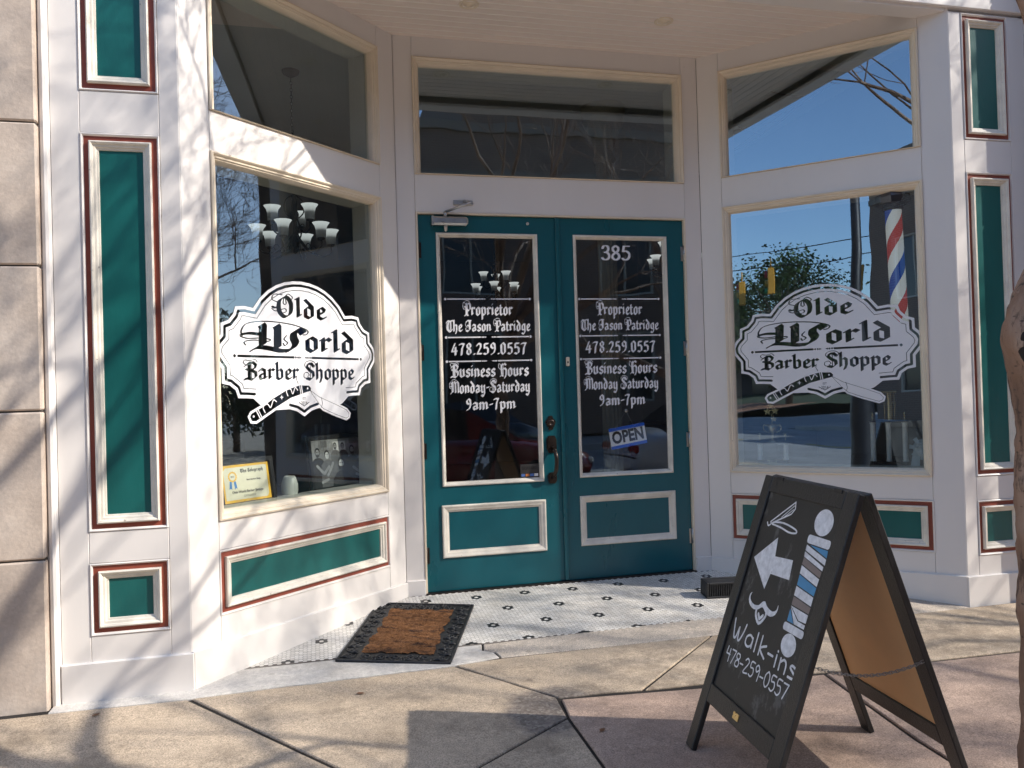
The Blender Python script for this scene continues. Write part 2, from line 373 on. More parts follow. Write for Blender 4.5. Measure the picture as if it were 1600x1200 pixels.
# blackletter skeletons: char -> (advance, strokes); a stroke is (pen width, points, smooth?)
H = .065; W_ = .265
def st(p, w=W_, s=False): return (w, p, s)
BL = {
 'a': (.86, [st([(.10, .78), (.24, .93), (.55, .82), (.55, .14), (.70, .24)]), st([(.55, .56), (.14, .42), (.14, .16), (.28, .06), (.52, .22)])]),
 'b': (.86, [st([(.02, 1.42), (.14, 1.50), (.14, .16), (.32, .06), (.58, .18), (.58, .76), (.42, .93), (.16, .72)])]),
 'c': (.72, [st([(.58, .78), (.38, .93), (.14, .78), (.14, .18), (.34, .06), (.6, .2)])]),
 'd': (.86, [st([(.12, 1.42), (.58, .92), (.58, .2), (.38, .06), (.14, .18), (.14, .74), (.32, .92), (.56, .80)])]),
 'e': (.74, [st([(.60, .2), (.36, .06), (.14, .18), (.14, .78), (.36, .94), (.54, .78), (.46, .56), (.18, .44)])]),
 'g': (.86, [st([(.56, .82), (.34, .93), (.14, .78), (.14, .28), (.32, .14), (.56, .30)]), st([(.56, .93), (.58, -.12), (.36, -.40), (.08, -.26)])]),
 'h': (.88, [st([(.02, 1.42), (.14, 1.50), (.14, .08)]), st([(.16, .70), (.40, .93), (.58, .78), (.58, .2), (.44, -.22)])]),
 'i': (.48, [st([(.02, .82), (.14, .93), (.14, .14), (.28, .24)]), st([(.10, 1.24), (.20, 1.34)], .16)]),
 'l': (.48, [st([(.02, 1.42), (.14, 1.50), (.14, .14), (.28, .24)])]),
 'm': (1.28, [st([(.02, .82), (.14, .93), (.14, .08)]), st([(.16, .70), (.40, .93), (.56, .80), (.56, .08)]), st([(.58, .70), (.82, .93), (.98, .80), (.98, .14), (1.12, .24)])]),
 'n': (.88, [st([(.02, .82), (.14, .93), (.14, .08)]), st([(.16, .70), (.40, .93), (.58, .78), (.58, .14), (.72, .24)])]),
 'o': (.84, [st([(.36, .95), (.14, .80), (.14, .20), (.36, .05), (.58, .20), (.58, .80), (.36, .95)])]),
 'p': (.88, [st([(.02, .84), (.14, .95), (.14, -.42)]), st([(.16, .72), (.40, .94), (.60, .78), (.60, .20), (.38, .06), (.14, .2)])]),
 'r': (.70, [st([(.02, .82), (.14, .93), (.14, .14), (.28, .24)]), st([(.16, .70), (.38, .93), (.54, .82)])]),
 's': (.74, [st([(.58, .80), (.38, .94), (.14, .80), (.18, .60), (.52, .42), (.56, .2), (.36, .06), (.08, .2)])]),
 't': (.58, [st([(.16, 1.22), (.16, .2), (.30, .06), (.46, .18)]), st([(.0, .90), (.44, .90)], .14)]),
 'u': (.88, [st([(.02, .82), (.14, .93), (.14, .20), (.32, .06), (.56, .24)]), st([(.46, .82), (.58, .93), (.58, .14), (.72, .24)])]),
 'y': (.88, [st([(.02, .82), (.14, .93), (.14, .20), (.32, .06), (.56, .24)]), st([(.46, .82), (.58, .93), (.58, -.08), (.38, -.42), (.10, -.28)])]),
 'O': (1.45, [st([(.78, 1.50), (.42, 1.15), (.40, .42), (.72, .02), (1.08, .30), (1.14, .95), (.98, 1.38), (.78, 1.50)], .30, True), st([(.60, 1.62), (.10, 1.60), (-.02, 1.22), (.3, 1.05), (.42, .9)], H, True), st([(.70, 1.45), (.66, 1.0), (.84, .98), (.80, 1.5), (.98, 1.72), (1.24, 1.5), (1.1, 1.25)], H, True), st([(-.02, .70), (.10, .62), (.36, .70)], .16), st([(-.05, .55), (.2, .40), (.75, .62), (.82, .40), (.62, .30)], H, True)]),
 'W': (3.08, [st([(.96, 1.56), (1.02, 1.46), (.98, .36)], .46), st([(1.66, 1.56), (1.72, 1.46), (1.70, .22)], .46), st([(.48, .0), (.78, .20), (1.30, .16), (1.85, .03), (2.30, .12), (2.55, .45)], .32, True), st([(3.00, 1.20), (2.84, 1.38), (2.56, 1.28), (2.50, .9), (2.60, .55), (2.46, .22), (2.24, .08)], .46, True), st([(.06, .85), (.02, 1.15), (.3, 1.60), (1.2, 1.80), (2.4, 1.72), (3.2, 1.42), (3.2, 1.15), (3.0, 1.1)], .07, True), st([(.02, .92), (.40, 1.02), (.88, .98)], .20, True), st([(-.02, .80), (.3, .70), (.9, .76), (1.35, .70), (1.2, .58), (.6, .62), (.15, .5), (.2, .3)], .07, True), st([(2.15, 1.0), (2.02, .75), (2.2, .55), (2.05, .36), (1.98, .5)], .07, True)]),
 'B': (1.25, [st([(.44, 1.40), (.44, .16)], .30), st([(.10, 1.15), (.40, 1.42), (.80, 1.46), (1.02, 1.25), (.92, .98), (.55, .80)], .27), st([(.60, .82), (1.00, .62), (1.02, .28), (.72, .03), (.36, .14), (.05, .06)], .27), st([(.62, 1.35), (.62, .12)], H), st([(.25, 1.2), (-.02, 1.42), (.1, 1.66), (.5, 1.6), (.95, 1.72), (1.15, 1.5)], H, True), st([(.16, .9), (.34, .84)], .18)]),
 'S': (1.15, [st([(.92, 1.20), (.72, 1.46), (.38, 1.44), (.26, 1.14), (.52, .86), (.86, .66), (.90, .30), (.62, .03), (.26, .14)], .29), st([(.95, 1.1), (1.12, 1.45), (.8, 1.70), (.3, 1.66), (.05, 1.35), (.22, 1.0)], H, True), st([(.26, .14), (-.02, .22), (.0, .58), (.3, .66), (.48, .42), (.32, .3)], H, True), st([(.60, 1.35), (.60, .2)], H)]),
 'P': (1.12, [st([(.40, 1.40), (.40, .14), (.16, .02)], .29), st([(.36, .16), (.66, .02)], .2), st([(.46, 1.26), (.80, 1.46), (1.00, 1.24), (1.0, .80), (.74, .58), (.40, .66)], .27), st([(.58, 1.36), (.58, .2)], H), st([(.3, 1.4), (-.02, 1.55), (-.12, 1.15), (.0, .75), (.30, .82)], H, True), st([(.1, 1.05), (.32, 1.0)], .2), st([(.0, 1.5), (.4, 1.75), (.9, 1.66)], H, True)]),
 'T': (1.12, [st([(.04, 1.18), (.22, 1.42), (.66, 1.36), (1.05, 1.48)], .27), st([(.50, 1.38), (.30, 1.0), (.26, .40), (.50, .05), (.80, .08), (.98, .30)], .29, True), st([(.66, 1.3), (.66, .22)], .12), st([(.18, 1.2), (.02, .7), (.12, .2), (.45, .02)], H, True), st([(.80, 1.3), (.82, .2)], H)]),
 'J': (1.05, [st([(.10, 1.30), (.38, 1.46), (.90, 1.42)], .24), st([(.66, 1.40), (.66, .30), (.40, .03), (.10, .14)], .29), st([(.82, 1.35), (.82, .3)], H), st([(.2, 1.3), (-.02, .95), (.2, .62), (.6, .7)], H, True), st([(.3, .85), (.6, .78)], .16), st([(.1, .14), (-.05, .4), (.2, .5)], H, True)]),
 'H': (1.22, [st([(.42, 1.44), (.34, 1.2), (.40, .20), (.16, .04)], .29), st([(.38, .16), (.58, .04)], .2), st([(.44, 1.30), (.80, 1.50), (1.0, 1.36)], .22), st([(.46, .80), (.82, .96), (1.02, .76), (1.0, .24), (.80, -.16)], .27), st([(.60, 1.3), (.60, .2)], H), st([(.25, 1.35), (-.02, 1.5), (-.06, 1.05), (.2, .85)], H, True)]),
 'M': (1.55, [st([(.26, 1.20), (.40, 1.42), (.40, .18), (.14, .02)], .28), st([(.42, 1.22), (.74, 1.46), (.90, 1.26), (.90, .14)], .27), st([(.92, 1.22), (1.16, 1.46), (1.36, 1.26), (1.36, .14), (1.52, .26)], .27), st([(.58, 1.28), (.58, .2)], H), st([(.25, 1.3), (-.04, 1.3), (-.04, .72), (.2, .66)], H, True), st([(.1, .9), (.36, .86)], .2), st([(.2, 1.5), (.6, 1.72), (1.1, 1.6)], H, True)]),
 '0': (.86, [st([(.36, 1.42), (.14, 1.2), (.14, .25), (.36, .05), (.58, .25), (.58, 1.2), (.36, 1.42)], .25)]),
 '1': (.6, [st([(.06, 1.15), (.28, 1.42), (.28, .05)], .25)]),
 '2': (.86, [st([(.12, 1.12), (.32, 1.40), (.56, 1.28), (.56, .92), (.14, .14), (.62, .12)], .24)]),
 '4': (.92, [st([(.46, 1.42), (.08, .44), (.70, .48)], .2), st([(.52, .95), (.50, .02)], .25)]),
 '5': (.84, [st([(.58, 1.34), (.18, 1.34), (.16, .82), (.40, .90), (.58, .70), (.56, .22), (.32, .05), (.08, .16)], .24)]),
 '7': (.84, [st([(.08, 1.28), (.30, 1.38), (.62, 1.34), (.38, .8), (.30, .02)], .25)]),
 '8': (.86, [st([(.36, 1.42), (.16, 1.24), (.18, .95), (.54, .62), (.56, .22), (.36, .05), (.14, .22), (.18, .58), (.54, .95), (.56, 1.24), (.36, 1.42)], .22)]),
 '9': (.86, [st([(.56, .92), (.34, .76), (.14, .94), (.14, 1.24), (.34, 1.42), (.56, 1.26), (.58, .6), (.44, .22), (.14, .04)], .24)]),
 '.': (.36, [st([(.10, .12), (.20, .10)], .22)]), '-': (.62, [st([(.08, .62), (.48, .70)], .16)]), ' ': (.46, []),
}
def bl_text(s, x0, x1, base, xh, gap=0):
    """blackletter line fitted between x0 and x1 on a baseline; returns polygons"""
    tot = 0; items = []
    for ch in s: items.append((tot, ch)); tot += BL[ch][0]+gap
    kx = (x1-x0)/(tot-gap-.12); out = []
    for ox, ch in items:
        for (wd, pts, sm) in BL[ch][1]:
            q = smooth(pts, 4) if sm else pts
            for poly in sweep(q, nib(wd, 40, min(.07, wd*.6))):
                out.append([(x0+(ox+x)*kx, base+y*xh) for x, y in poly])
    return out
def font_polys(txt, size, bold=0, cx=0, cy=0, kx=1, rot=0):
    """built-in typeface as filled triangles centred on (cx, cy)"""
    cu = bpy.data.curves.new('t', 'FONT'); cu.body = txt; cu.size = size; cu.offset = bold; cu.align_x = 'CENTER'; cu.align_y = 'CENTER'; cu.resolution_u = 3
    o = bpy.data.objects.new('t', cu); COL.objects.link(o)
    me = o.to_mesh(); vs = [v.co.copy() for v in me.vertices]; fs = [list(p.vertices) for p in me.polygons]; o.to_mesh_clear()
    bpy.data.objects.remove(o); bpy.data.curves.remove(cu)
    c, s = math.cos(rot), math.sin(rot)
    return [(cx+v.x*kx*c-v.y*s, cy+v.x*kx*s+v.y*c) for v in vs], fs

# ---------------------------------------------------------------- wall frames (u, depth inwards, z)
def wallM(o, u):
    U = Vector(u).normalized(); Z = Vector((0, 0, 1)); Dp = Z.cross(U)
    m = Matrix((U, Dp, Z)).transposed().to_4x4(); m.translation = o; return m
ZF, ZD = 0.0, .0914
A_, B_, C_, D_ = Vector((-2.181, 0, 0)), Vector((-1.0535, 1.061, 0)), Vector((1.0535, 1.061, 0)), Vector((2.181, 0, 0))
LW = (B_-A_).length
MF = wallM((0, 0, 0), (1, 0, 0)); MD = wallM((0, 1.061, 0), (1, 0, 0)); ML = wallM(A_, B_-A_); MR = wallM(C_, D_-C_)
def gz(x, y): return .0861*y if y > -.03 else .02*y+.002

shop = thing('barber_shop', 'white timber barber shop front with teal panels and a recessed double door', 'shop')

def board(mb, u0, u1, z0, z1, d0=0, d1=.03, c=.0022, g=.0007): mb.box(u0+g, u1-g, d0, d1, z0+g, z1-g, 0, c)
def panel(M, parent, u0, u1, z0, z1, d=0):
    b = MB(); b.frame(u0, u1, z0, z1, [(-.012, d+.03), (-.012, d-.003), (-.008, d-.006), (-.003, d-.003), (.0, d+.006)], 1)
    b.frame(u0, u1, z0, z1, [(0, d+.006), (.026, d+.006)], 0); b.build('panel_border', [RED, WHITE], parent, M)
    t = MB(); t.frame(u0+.024, u1-.024, z0+.024, z1-.024, [(0, d+.008), (0, d-.010), (.006, d-.014), (.013, d-.010), (.017, d-.003), (.026, d-.001), (.031, d+.006), (.038, d+.008), (.040, d+.017)])
    t.build('panel_moulding', TRIM, parent, M)
    p = MB(); p.frame(u0+.062, u1-.062, z0+.062, z1-.062, [(0, d+.016)], close=True); p.build('panel_board', TEAL, parent, M)
    return [(u0-.012, u1+.012, z0-.012, z1+.012)]

def baseboard(M, u0, u1, ztop, name='baseboard'):
    b = MB(); b.frame(u0, u1, -.12, ztop, [(0, .03), (0, -.012), (.004, -.018)], close=True); return b.build(name, WHITE, shop, M)

# ---- pilasters
def pilaster(sign):
    x0, x1 = (-2.735, -2.181) if sign < 0 else (2.181, 2.735)
    pu0, pu1 = (-2.598, -2.2815) if sign < 0 else (2.2815, 2.598)
    b = MB(); e = .013
    pz = [(.304, .610), (.780, 2.598), (2.820, 3.5635)]
    outer = (x0, pu0-e-.036) if sign < 0 else (x0, pu0-e)
    cu0, cu1 = pu0-e, pu1+e
    board(b, x0, cu0, .16, 3.58); board(b, cu1, x1, .16, 3.58)
    zs = [.16]+[q for a, c in pz for q in (a-e, c+e)]+[3.58]
    for i in range(0, len(zs), 2):
        if zs[i+1]-zs[i] > .003: board(b, cu0, cu1, zs[i], zs[i+1])
    b.box(x0+.002, x1-.002, .03, .05, -.1, 3.6)
    o = b.build('pilaster', WHITE, shop, MF)
    for a, c in pz: panel(MF, o, pu0, pu1, a, c)
    return o
pilL = pilaster(-1); pilR = pilaster(1)
baseboard(MF, -2.735, -2.181+.012, .175); baseboard(MF, 2.181-.012, 2.735, .175)
# outer corner trims next to the stone
for sx in (-1, 1):
    t = MB(); x = 2.735
    prof = [(x, -.0), (x+.008, -.022), (x+.02, -.028), (x+.034, -.022), (x+.04, -.004), (x+.062, -.004)]
    vs = []; 
    for px, py in prof: vs += [(sx*px, py, -.05), (sx*px, py, 3.58)]
    t.add(vs, [(2*i, 2*i+2, 2*i+3, 2*i+1) for i in range(len(prof)-1)]); t.build('corner_trim', WHITE, shop)

# ---- windows
def window(M, parent, u0, u1, z0, z1, name, sb=1, gd=.042, glass=None, sill=False):
    prof = [(0, .004), (0, -.012), (.008, -.016), (.014, -.010), (.018, -.002), (.027, -.001), (.030, .006), (.036, .008), (.042, .020), (.050, gd+.012)]
    f = MB(); f.frame(u0, u1, z0, z1, prof, sb=sb)
    o = f.build(name, CREAM, parent, M)
    j = MB(); j.frame(u0+.046, u1-.046, z0+.046*sb, z1-.046, [(0, gd+.012), (.002, gd+.15), (-.05, gd+.152)], sb=sb); j.build('inner_jamb', JAMB, o, M)
    g = MB(); a = .047; g.add([(u0+a, gd, z0+a*sb), (u1-a, gd, z0+a*sb), (u1-a, gd, z1-a), (u0+a, gd, z1-a)], [(0, 1, 2, 3)]); g.build('glass_pane', glass or GLASS, o, M)
    return o
def bay_wall(M, name, flip):
    F = (lambda a, b: (LW-b, LW-a)) if flip else (lambda a, b: (a, b))
    b = MB(); wu = F(.168, 1.397); e = .013; pu = F(.176, 1.389)
    u_l, u_r = F(0, .168), F(1.397, LW)
    lo, hi = (u_r, u_l) if flip else (u_l, u_r)
    board(b, *lo, .16, 3.655); board(b, *hi, .16, 3.655)
    board(b, wu[0], wu[1], .16, .3165-e); board(b, wu[0], wu[1], .6105+e, .767); board(b, wu[0], wu[1], 2.585, 2.788); board(b, wu[0], wu[1], 3.522, 3.655)
    board(b, wu[0], pu[0]-e, .3165-e, .6105+e); board(b, pu[1]+e, wu[1], .3165-e, .6105+e)
    # solid backs so that no daylight shows through the board joints
    for q in (u_l, u_r): b.box(q[0]+.004, q[1]-.004, .03, .09, -.1, 3.655)
    for z0, z1 in ((-.1, .765), (2.59, 2.785), (3.525, 3.655)): b.box(wu[0], wu[1], .032, .088, z0, z1)
    o = b.build('bay_wall', WHITE, shop, M)
    panel(M, o, *pu, .3165, .6105)
    bb = MB(); bb.frame(0, LW, -.12, .178, [(0, .03), (0, -.012), (.004, -.018)], close=True); bb.build('baseboard', WHITE, o, M)
    G_ = GLASS if M is MR else LGLASS
    w1 = window(M, shop, *wu, .767, 2.585, 'display_window', glass=G_); w2 = window(M, shop, *wu, 2.788, 3.522, 'transom_window', sb=.25, glass=G_)
    return o, w1, w2
bayL, winL, trL = bay_wall(ML, 'l', False); bayR, winR, trR = bay_wall(MR, 'r', True)
tag(winL, 'big sunlit display window with the white shop emblem, chandelier behind'); tag(winR, 'big shaded display window with the white shop emblem, reflecting sky and street')

# ---- door wall
b = MB(); X0, X1 = -1.0535, 1.0535; dx = .934
board(b, X0, -dx, .16, 3.655); board(b, dx, X1, .16, 3.655); board(b, -dx, dx, 2.526, 2.769); board(b, -dx, dx, 3.522, 3.655)
for q in ((X0, -dx-.002), (dx+.002, X1)): b.box(q[0], q[1], .03, .09, -.1, 3.65)
b.box(-dx, dx, .03, .09, 2.53, 2.765); b.box(-dx, dx, .03, .09, 3.525, 3.65)
dwall = b.build('door_surround', WHITE, shop, MD)
for q in ((X0, -dx), (dx, X1)):
    bb = MB(); bb.frame(q[0], q[1], 0, .185, [(0, .03), (0, -.012), (.004, -.018)], close=True); bb.build('baseboard', WHITE, dwall, MD)
window(MD, shop, -dx, dx, 2.769, 3.522, 'transom_window', sb=.25, glass=glass_mat('door_transom_glass', .27, (.86, .90, .88)))
j = MB(); j.box(-.934, -.922, -.006, .09, .06, 2.526, 0, .002); j.box(.922, .934, -.006, .09, .06, 2.526, 0, .002); j.box(-.922, .922, -.006, .09, 2.514, 2.526, 0, .002)
j.build('door_jamb', CREAM, dwall, MD)
j = MB(); j.box(-.934, .934, -.022, .09, .05, .0965, 0, .003); j.build('threshold', BRONZE, dwall, MD)

def rect_fill(mb, us, zs, holes, d):
    for i in range(len(us)-1):
        for k in range(len(zs)-1):
            if any(a <= us[i] and us[i+1] <= b and c <= zs[k] and zs[k+1] <= e for a, b, c, e in holes): continue
            mb.add([(us[i], d, zs[k]), (us[i+1], d, zs[k]), (us[i+1], d, zs[k+1]), (us[i], d, zs[k+1])], [(0, 1, 2, 3)])
DD = .018
def text_rows(cx, bw, rows):
    polys = []
    for kind, *a in rows:
        if kind == 'bar':
            z = a[0]; h = bw/2
            for sgn in (-1, 1):
                polys.append([(cx+sgn*(h-.012), z-.0042), (cx+sgn*.055, z-.0042), (cx+sgn*.055, z+.0042), (cx+sgn*(h-.012), z+.0042)])
                polys.append([(cx+sgn*h+x, z+y) for x, y in disc(.0085, 10)])
                for q in (.046, .036): polys.append([(cx+sgn*q+x, z+y) for x, y in disc(.0048, 8)])
                polys.append([(cx+sgn*.029, z-.005), (cx+sgn*.029, z+.005), (cx+sgn*.014, z)])
        else:
            s, w, base, xh = a; polys += bl_text(s, cx-w/2, cx+w/2, base, xh)
    return polys
def door_leaf(u0, u1, gl, pn, label, cx, tw, rows):
    z0, z1 = .098, 2.511
    b = MB(); g0, g1, h0, h1 = gl; p0, p1, q0, q1 = pn
    rect_fill(b, sorted({u0, g0, g1, p0+.03, p1-.03, u1}), sorted({z0, q0+.03, q1-.03, h0, h1, z1}), [(g0, g1, h0, h1), (p0+.03, p1-.03, q0+.03, q1-.03)], DD)
    b.frame(u0, u1, z0, z1, [(0, DD+.045), (0, DD+.0015), (.0005, DD)])
    b.frame(g0, g1, h0, h1, [(0, DD), (0, DD+.045)]); b.frame(p0+.03, p1-.03, q0+.03, q1-.03, [(0, DD), (0, DD+.008)])
    b.frame(p0+.03, p1-.03, q0+.03, q1-.03, [(0, DD+.008)], close=True)
    o = b.build('door', DTEAL, shop, MD); tag(o, label)
    t = MB(); t.frame(g0-.004, g1+.004, h0-.004, h1+.004, [(0, DD), (0, DD-.008), (.006, DD-.012), (.014, DD-.009), (.020, DD+.004), (.028, DD+.018)]); t.build('glazing_bead', TRIM, o, MD)
    t = MB(); t.frame(p0, p1, q0, q1, [(0, DD), (0, DD-.008), (.006, DD-.014), (.012, DD-.013), (.022, DD-.008), (.032, DD-.005), (.038, DD+.004), (.046, DD+.007)]); t.build('panel_moulding', TRIM, o, MD)
    g = MB(); g.add([(g0+.018, DD+.014, h0+.018), (g1-.018, DD+.014, h0+.018), (g1-.018, DD+.014, h1-.018), (g0+.018, DD+.014, h1-.018)], [(0, 1, 2, 3)]); g.build('glass_pane', DGLASS, o, MD)
    l = MB(); l.flat(text_rows(cx, tw, rows), lambda p: (p[0], DD+.0125, p[1])); l.build('lettering', VINYL, o, MD)
    return o
rows = lambda mon, k: [('bar', 1.971), ('t', 'Proprietor', .325*k, 1.863, .056), ('t', 'The Jason Patridge', .56*k, 1.759, .049), ('bar', 1.722), ('t', '478.259.0557', .505*k, 1.607, .053), ('bar', 1.566),
                       ('t', 'Business Hours', .52*k, 1.462, .056), ('t', mon, .535*k, 1.358, .053), ('t', '9am-7pm', .33*k, 1.248, .051)]
doorL = door_leaf(-.919, -.003, (-.801, -.134, .767, 2.394), (-.815, -.123, .306, .643), 'half sunlit teal door leaf with bronze handle and door closer', -.471, .565, rows('Monday-Saturday', 1))
doorR = door_leaf(.003, .919, (.1235, .791, .777, 2.395), (.1155, .804, .317, .650), 'shaded teal door leaf with house number and hanging sign', .4445, .575, rows('Monday Saturday', 1.0))
b = MB(); b.box(-.004, .024, DD-.014, DD, .10, 2.508, 0, .003); b.build('meeting_stile', DTEAL, doorR, MD)
# house number: serif figures, thick verticals from a level pen
n5 = []
def serif(ch, x, z, h):
    sk_ = {'3': [([(.10, .80), (.22, .97), (.50, .98), (.60, .78), (.48, .58), (.28, .53)], 1), ([(.28, .53), (.55, .48), (.66, .26), (.50, .04), (.22, .02), (.06, .14)], 1)],
           '8': [([(.36, 1.0), (.12, .84), (.16, .64), (.40, .52), (.60, .38), (.64, .18), (.36, .0), (.08, .16), (.12, .36), (.36, .52), (.56, .66), (.58, .86), (.36, 1.0)], 1)],
           '5': [([(.62, .98), (.20, .98)], 0), ([(.20, .98), (.12, .60)], 0), ([(.12, .60), (.36, .64), (.60, .50), (.64, .26), (.46, .05), (.20, .02), (.06, .12)], 1)]}
    for pts, sm in sk_[ch]:
        for poly in sweep(smooth(pts, 5) if sm else pts, nib(.19, 0, .07)): n5.append([(x+a*h*.88, z+c*h) for a, c in poly])
for ch, x in (('3', .325), ('8', .398), ('5', .472)): serif(ch, x, 2.237, .097)
b = MB(); b.flat(n5, lambda p: (p[0], DD+.0125, p[1])); b.build('house_number', VINYL, doorR, MD)
# hinges
for dr, u in ((doorL, -.922), (doorR, .922)):
    for z in (2.282, 1.625, .995, .330):
        b = MB(); b.tube([(u, DD-.012, z-.05), (u, DD-.012, z+.05)], .008, 10); b.lathe([(.0, .058), (.006, .056), (.009, .05)], 10, 0, (u, DD-.012, z)); b.box(u-.02, u+.02, DD-.004, DD-.001, z-.05, z+.05); b.build('hinge', STEEL if u > 0 else BRONZE, dr, MD)
# door closer
b = MB(); b.box(-.835, -.60, DD-.065, DD-.004, 2.437, 2.492, 0, .012); b.box(-.838, -.822, DD-.067, DD-.002, 2.434, 2.495, 0, .004); b.lathe([(0, -.04), (.012, -.03), (.014, 0)], 12, 0, (-.745, DD-.035, 2.437))
b.tube([(-.745, DD-.035, 2.49), (-.745, DD-.035, 2.525)], .012, 10)
b.tube([(-.745, DD-.035, 2.525), (-.66, DD-.12, 2.545), (-.60, DD-.15, 2.56)], .009, 8); b.tube([(-.60, DD-.15, 2.56), (-.62, -.02, 2.60)], .008, 8); b.box(-.69, -.56, -.012, -.001, 2.575, 2.605, 0, .003)
b.build('door_closer', STEEL, doorL, MD)
b = MB(); b.lathe([(0, .0), (.009, .001), (.011, .006)], 12, 0, (0, 0, 0), M=Matrix.Translation((-.192, DD-.008, 2.468)) @ Matrix.Rotation(R(-90), 4, 'X')); b.build('peep_stud', STEEL, doorL, MD)
# deadbolt, handle set
FR = lambda u, z: Matrix.Translation((u, DD, z)) @ Matrix.Rotation(R(90), 4, 'X')   # lathe axis out of the door
b = MB(); sh = smooth([(-.028, -.012), (-.034, .012), (-.018, .030), (-.012, .046), (.012, .046), (.018, .030), (.034, .012), (.028, -.012), (.018, -.030), (.012, -.044), (-.012, -.044), (-.018, -.030)], 3, True)
b.prism(sh, lambda p, t: (-.074+p[0], DD-t, 1.145+p[1]), 0, .008); b.lathe([(.026, .008), (.026, .014), (.022, .020), (.012, .022), (.010, .019), (0, .019)], 20, 0, M=FR(-.074, 1.145)); b.build('deadbolt', BRONZE, doorL, MD)
b = MB()
def oct_plate(cz, w_, h_): 
    p = [(-w_*.6, -h_), (w_*.6, -h_), (w_, -h_*.55), (w_, h_*.55), (w_*.6, h_), (-w_*.6, h_), (-w_, h_*.55), (-w_, -h_*.55)]
    b.prism(p, lambda q, t: (-.072+q[0], DD-t, cz+q[1]), 0, .009); b.prism([(x*.78, y*.82) for x, y in p], lambda q, t: (-.072+q[0], DD-t, cz+q[1]), .009, .014)
oct_plate(1.005, .034, .056); oct_plate(.782, .030, .036)
b.tube(smooth([(-.066, DD-.012, .975), (-.062, DD-.040, .962), (-.058, DD-.062, .93), (-.058, DD-.066, .88), (-.062, DD-.056, .83), (-.070, DD-.034, .80), (-.072, DD-.012, .785)], 4), [.010]*4+[.013]*17+[.010]*4, 10)
b.lathe([(.012, -.012), (.016, 0), (.012, .012)], 12, 0, (-.062, DD-.042, .962)); b.box(-.082, -.062, DD-.05, DD-.012, .985, .991, 0, .002)
b.build('handle', BRONZE, doorL, MD)
b = MB(); b.box(.045, .069, DD-.014, DD, 1.521, 1.581, 0, .004); b.box(.052, .060, DD-.018, DD-.013, 1.54, 1.552, 1, .001); b.build('lock_cover', [CREAM, BRONZE], doorR, MD)
# card-payment sticker low on the left leaf's glass
b = MB(); b.add([(p[0], DD+.0128, p[1]) for p in ((-.285, .795), (-.158, .795), (-.158, .880), (-.285, .880))], [(0, 1, 2, 3)], 0)
vs, fs = font_polys('SQUARE', .028, .0006, -.222, .853); b.add([(x, DD+.0122, z) for x, z in vs], fs, 1)
for i, c in enumerate((2, 3, 2, 4)): b.add([(p[0], DD+.0122, p[1]) for p in ((-.28+i*.03, .799), (-.255+i*.03, .799), (-.255+i*.03, .816), (-.28+i*.03, .816))], [(0, 1, 2, 3)], c)
b.build('card_sticker', [P('sticker_grey', (.05, .048, .046), .4), P('sticker_letter', (.02, .02, .02), .4), P('sticker_blue', (.10, .2, .5), .4), P('sticker_orange', (.6, .2, .06), .4), VINYL], doorL, MD)

# ---- emblem cut from vinyl, seen on both display windows
LOGO = [(.0, .418), (-.06, .414), (-.12, .402), (-.18, .38), (-.235, .348), (-.29, .302), (-.333, .247), (-.39, .253), (-.446, .247), (-.458, .21), (-.49, .175), (-.536, .158), (-.538, .10), (-.568, .07), (-.586, .03), (-.580, -.015), (-.536, -.072), (-.536, -.146), (-.49, -.155), (-.455, -.18), (-.440, -.221), (-.39, -.222), (-.345, -.225), (-.295, -.265)]
def offset(poly, d):
    n = len(poly); out = []; a = sum(poly[i][0]*poly[(i+1) % n][1]-poly[(i+1) % n][0]*poly[i][1] for i in range(n)); sg = 1 if a > 0 else -1
    for i in range(n):
        p0, p1, p2 = Vector(poly[i-1]), Vector(poly[i]), Vector(poly[(i+1) % n]); e1 = (p1-p0).normalized(); e2 = (p2-p1).normalized()
        n1 = Vector((-e1.y, e1.x))*sg; n2 = Vector((-e2.y, e2.x))*sg; nn = (n1+n2); k = nn.length_squared
        nn = nn*(2/k) if k > .6 else nn.normalized()*1.3
        out.append((p1.x+nn.x*d, p1.y+nn.y*d))
    return out
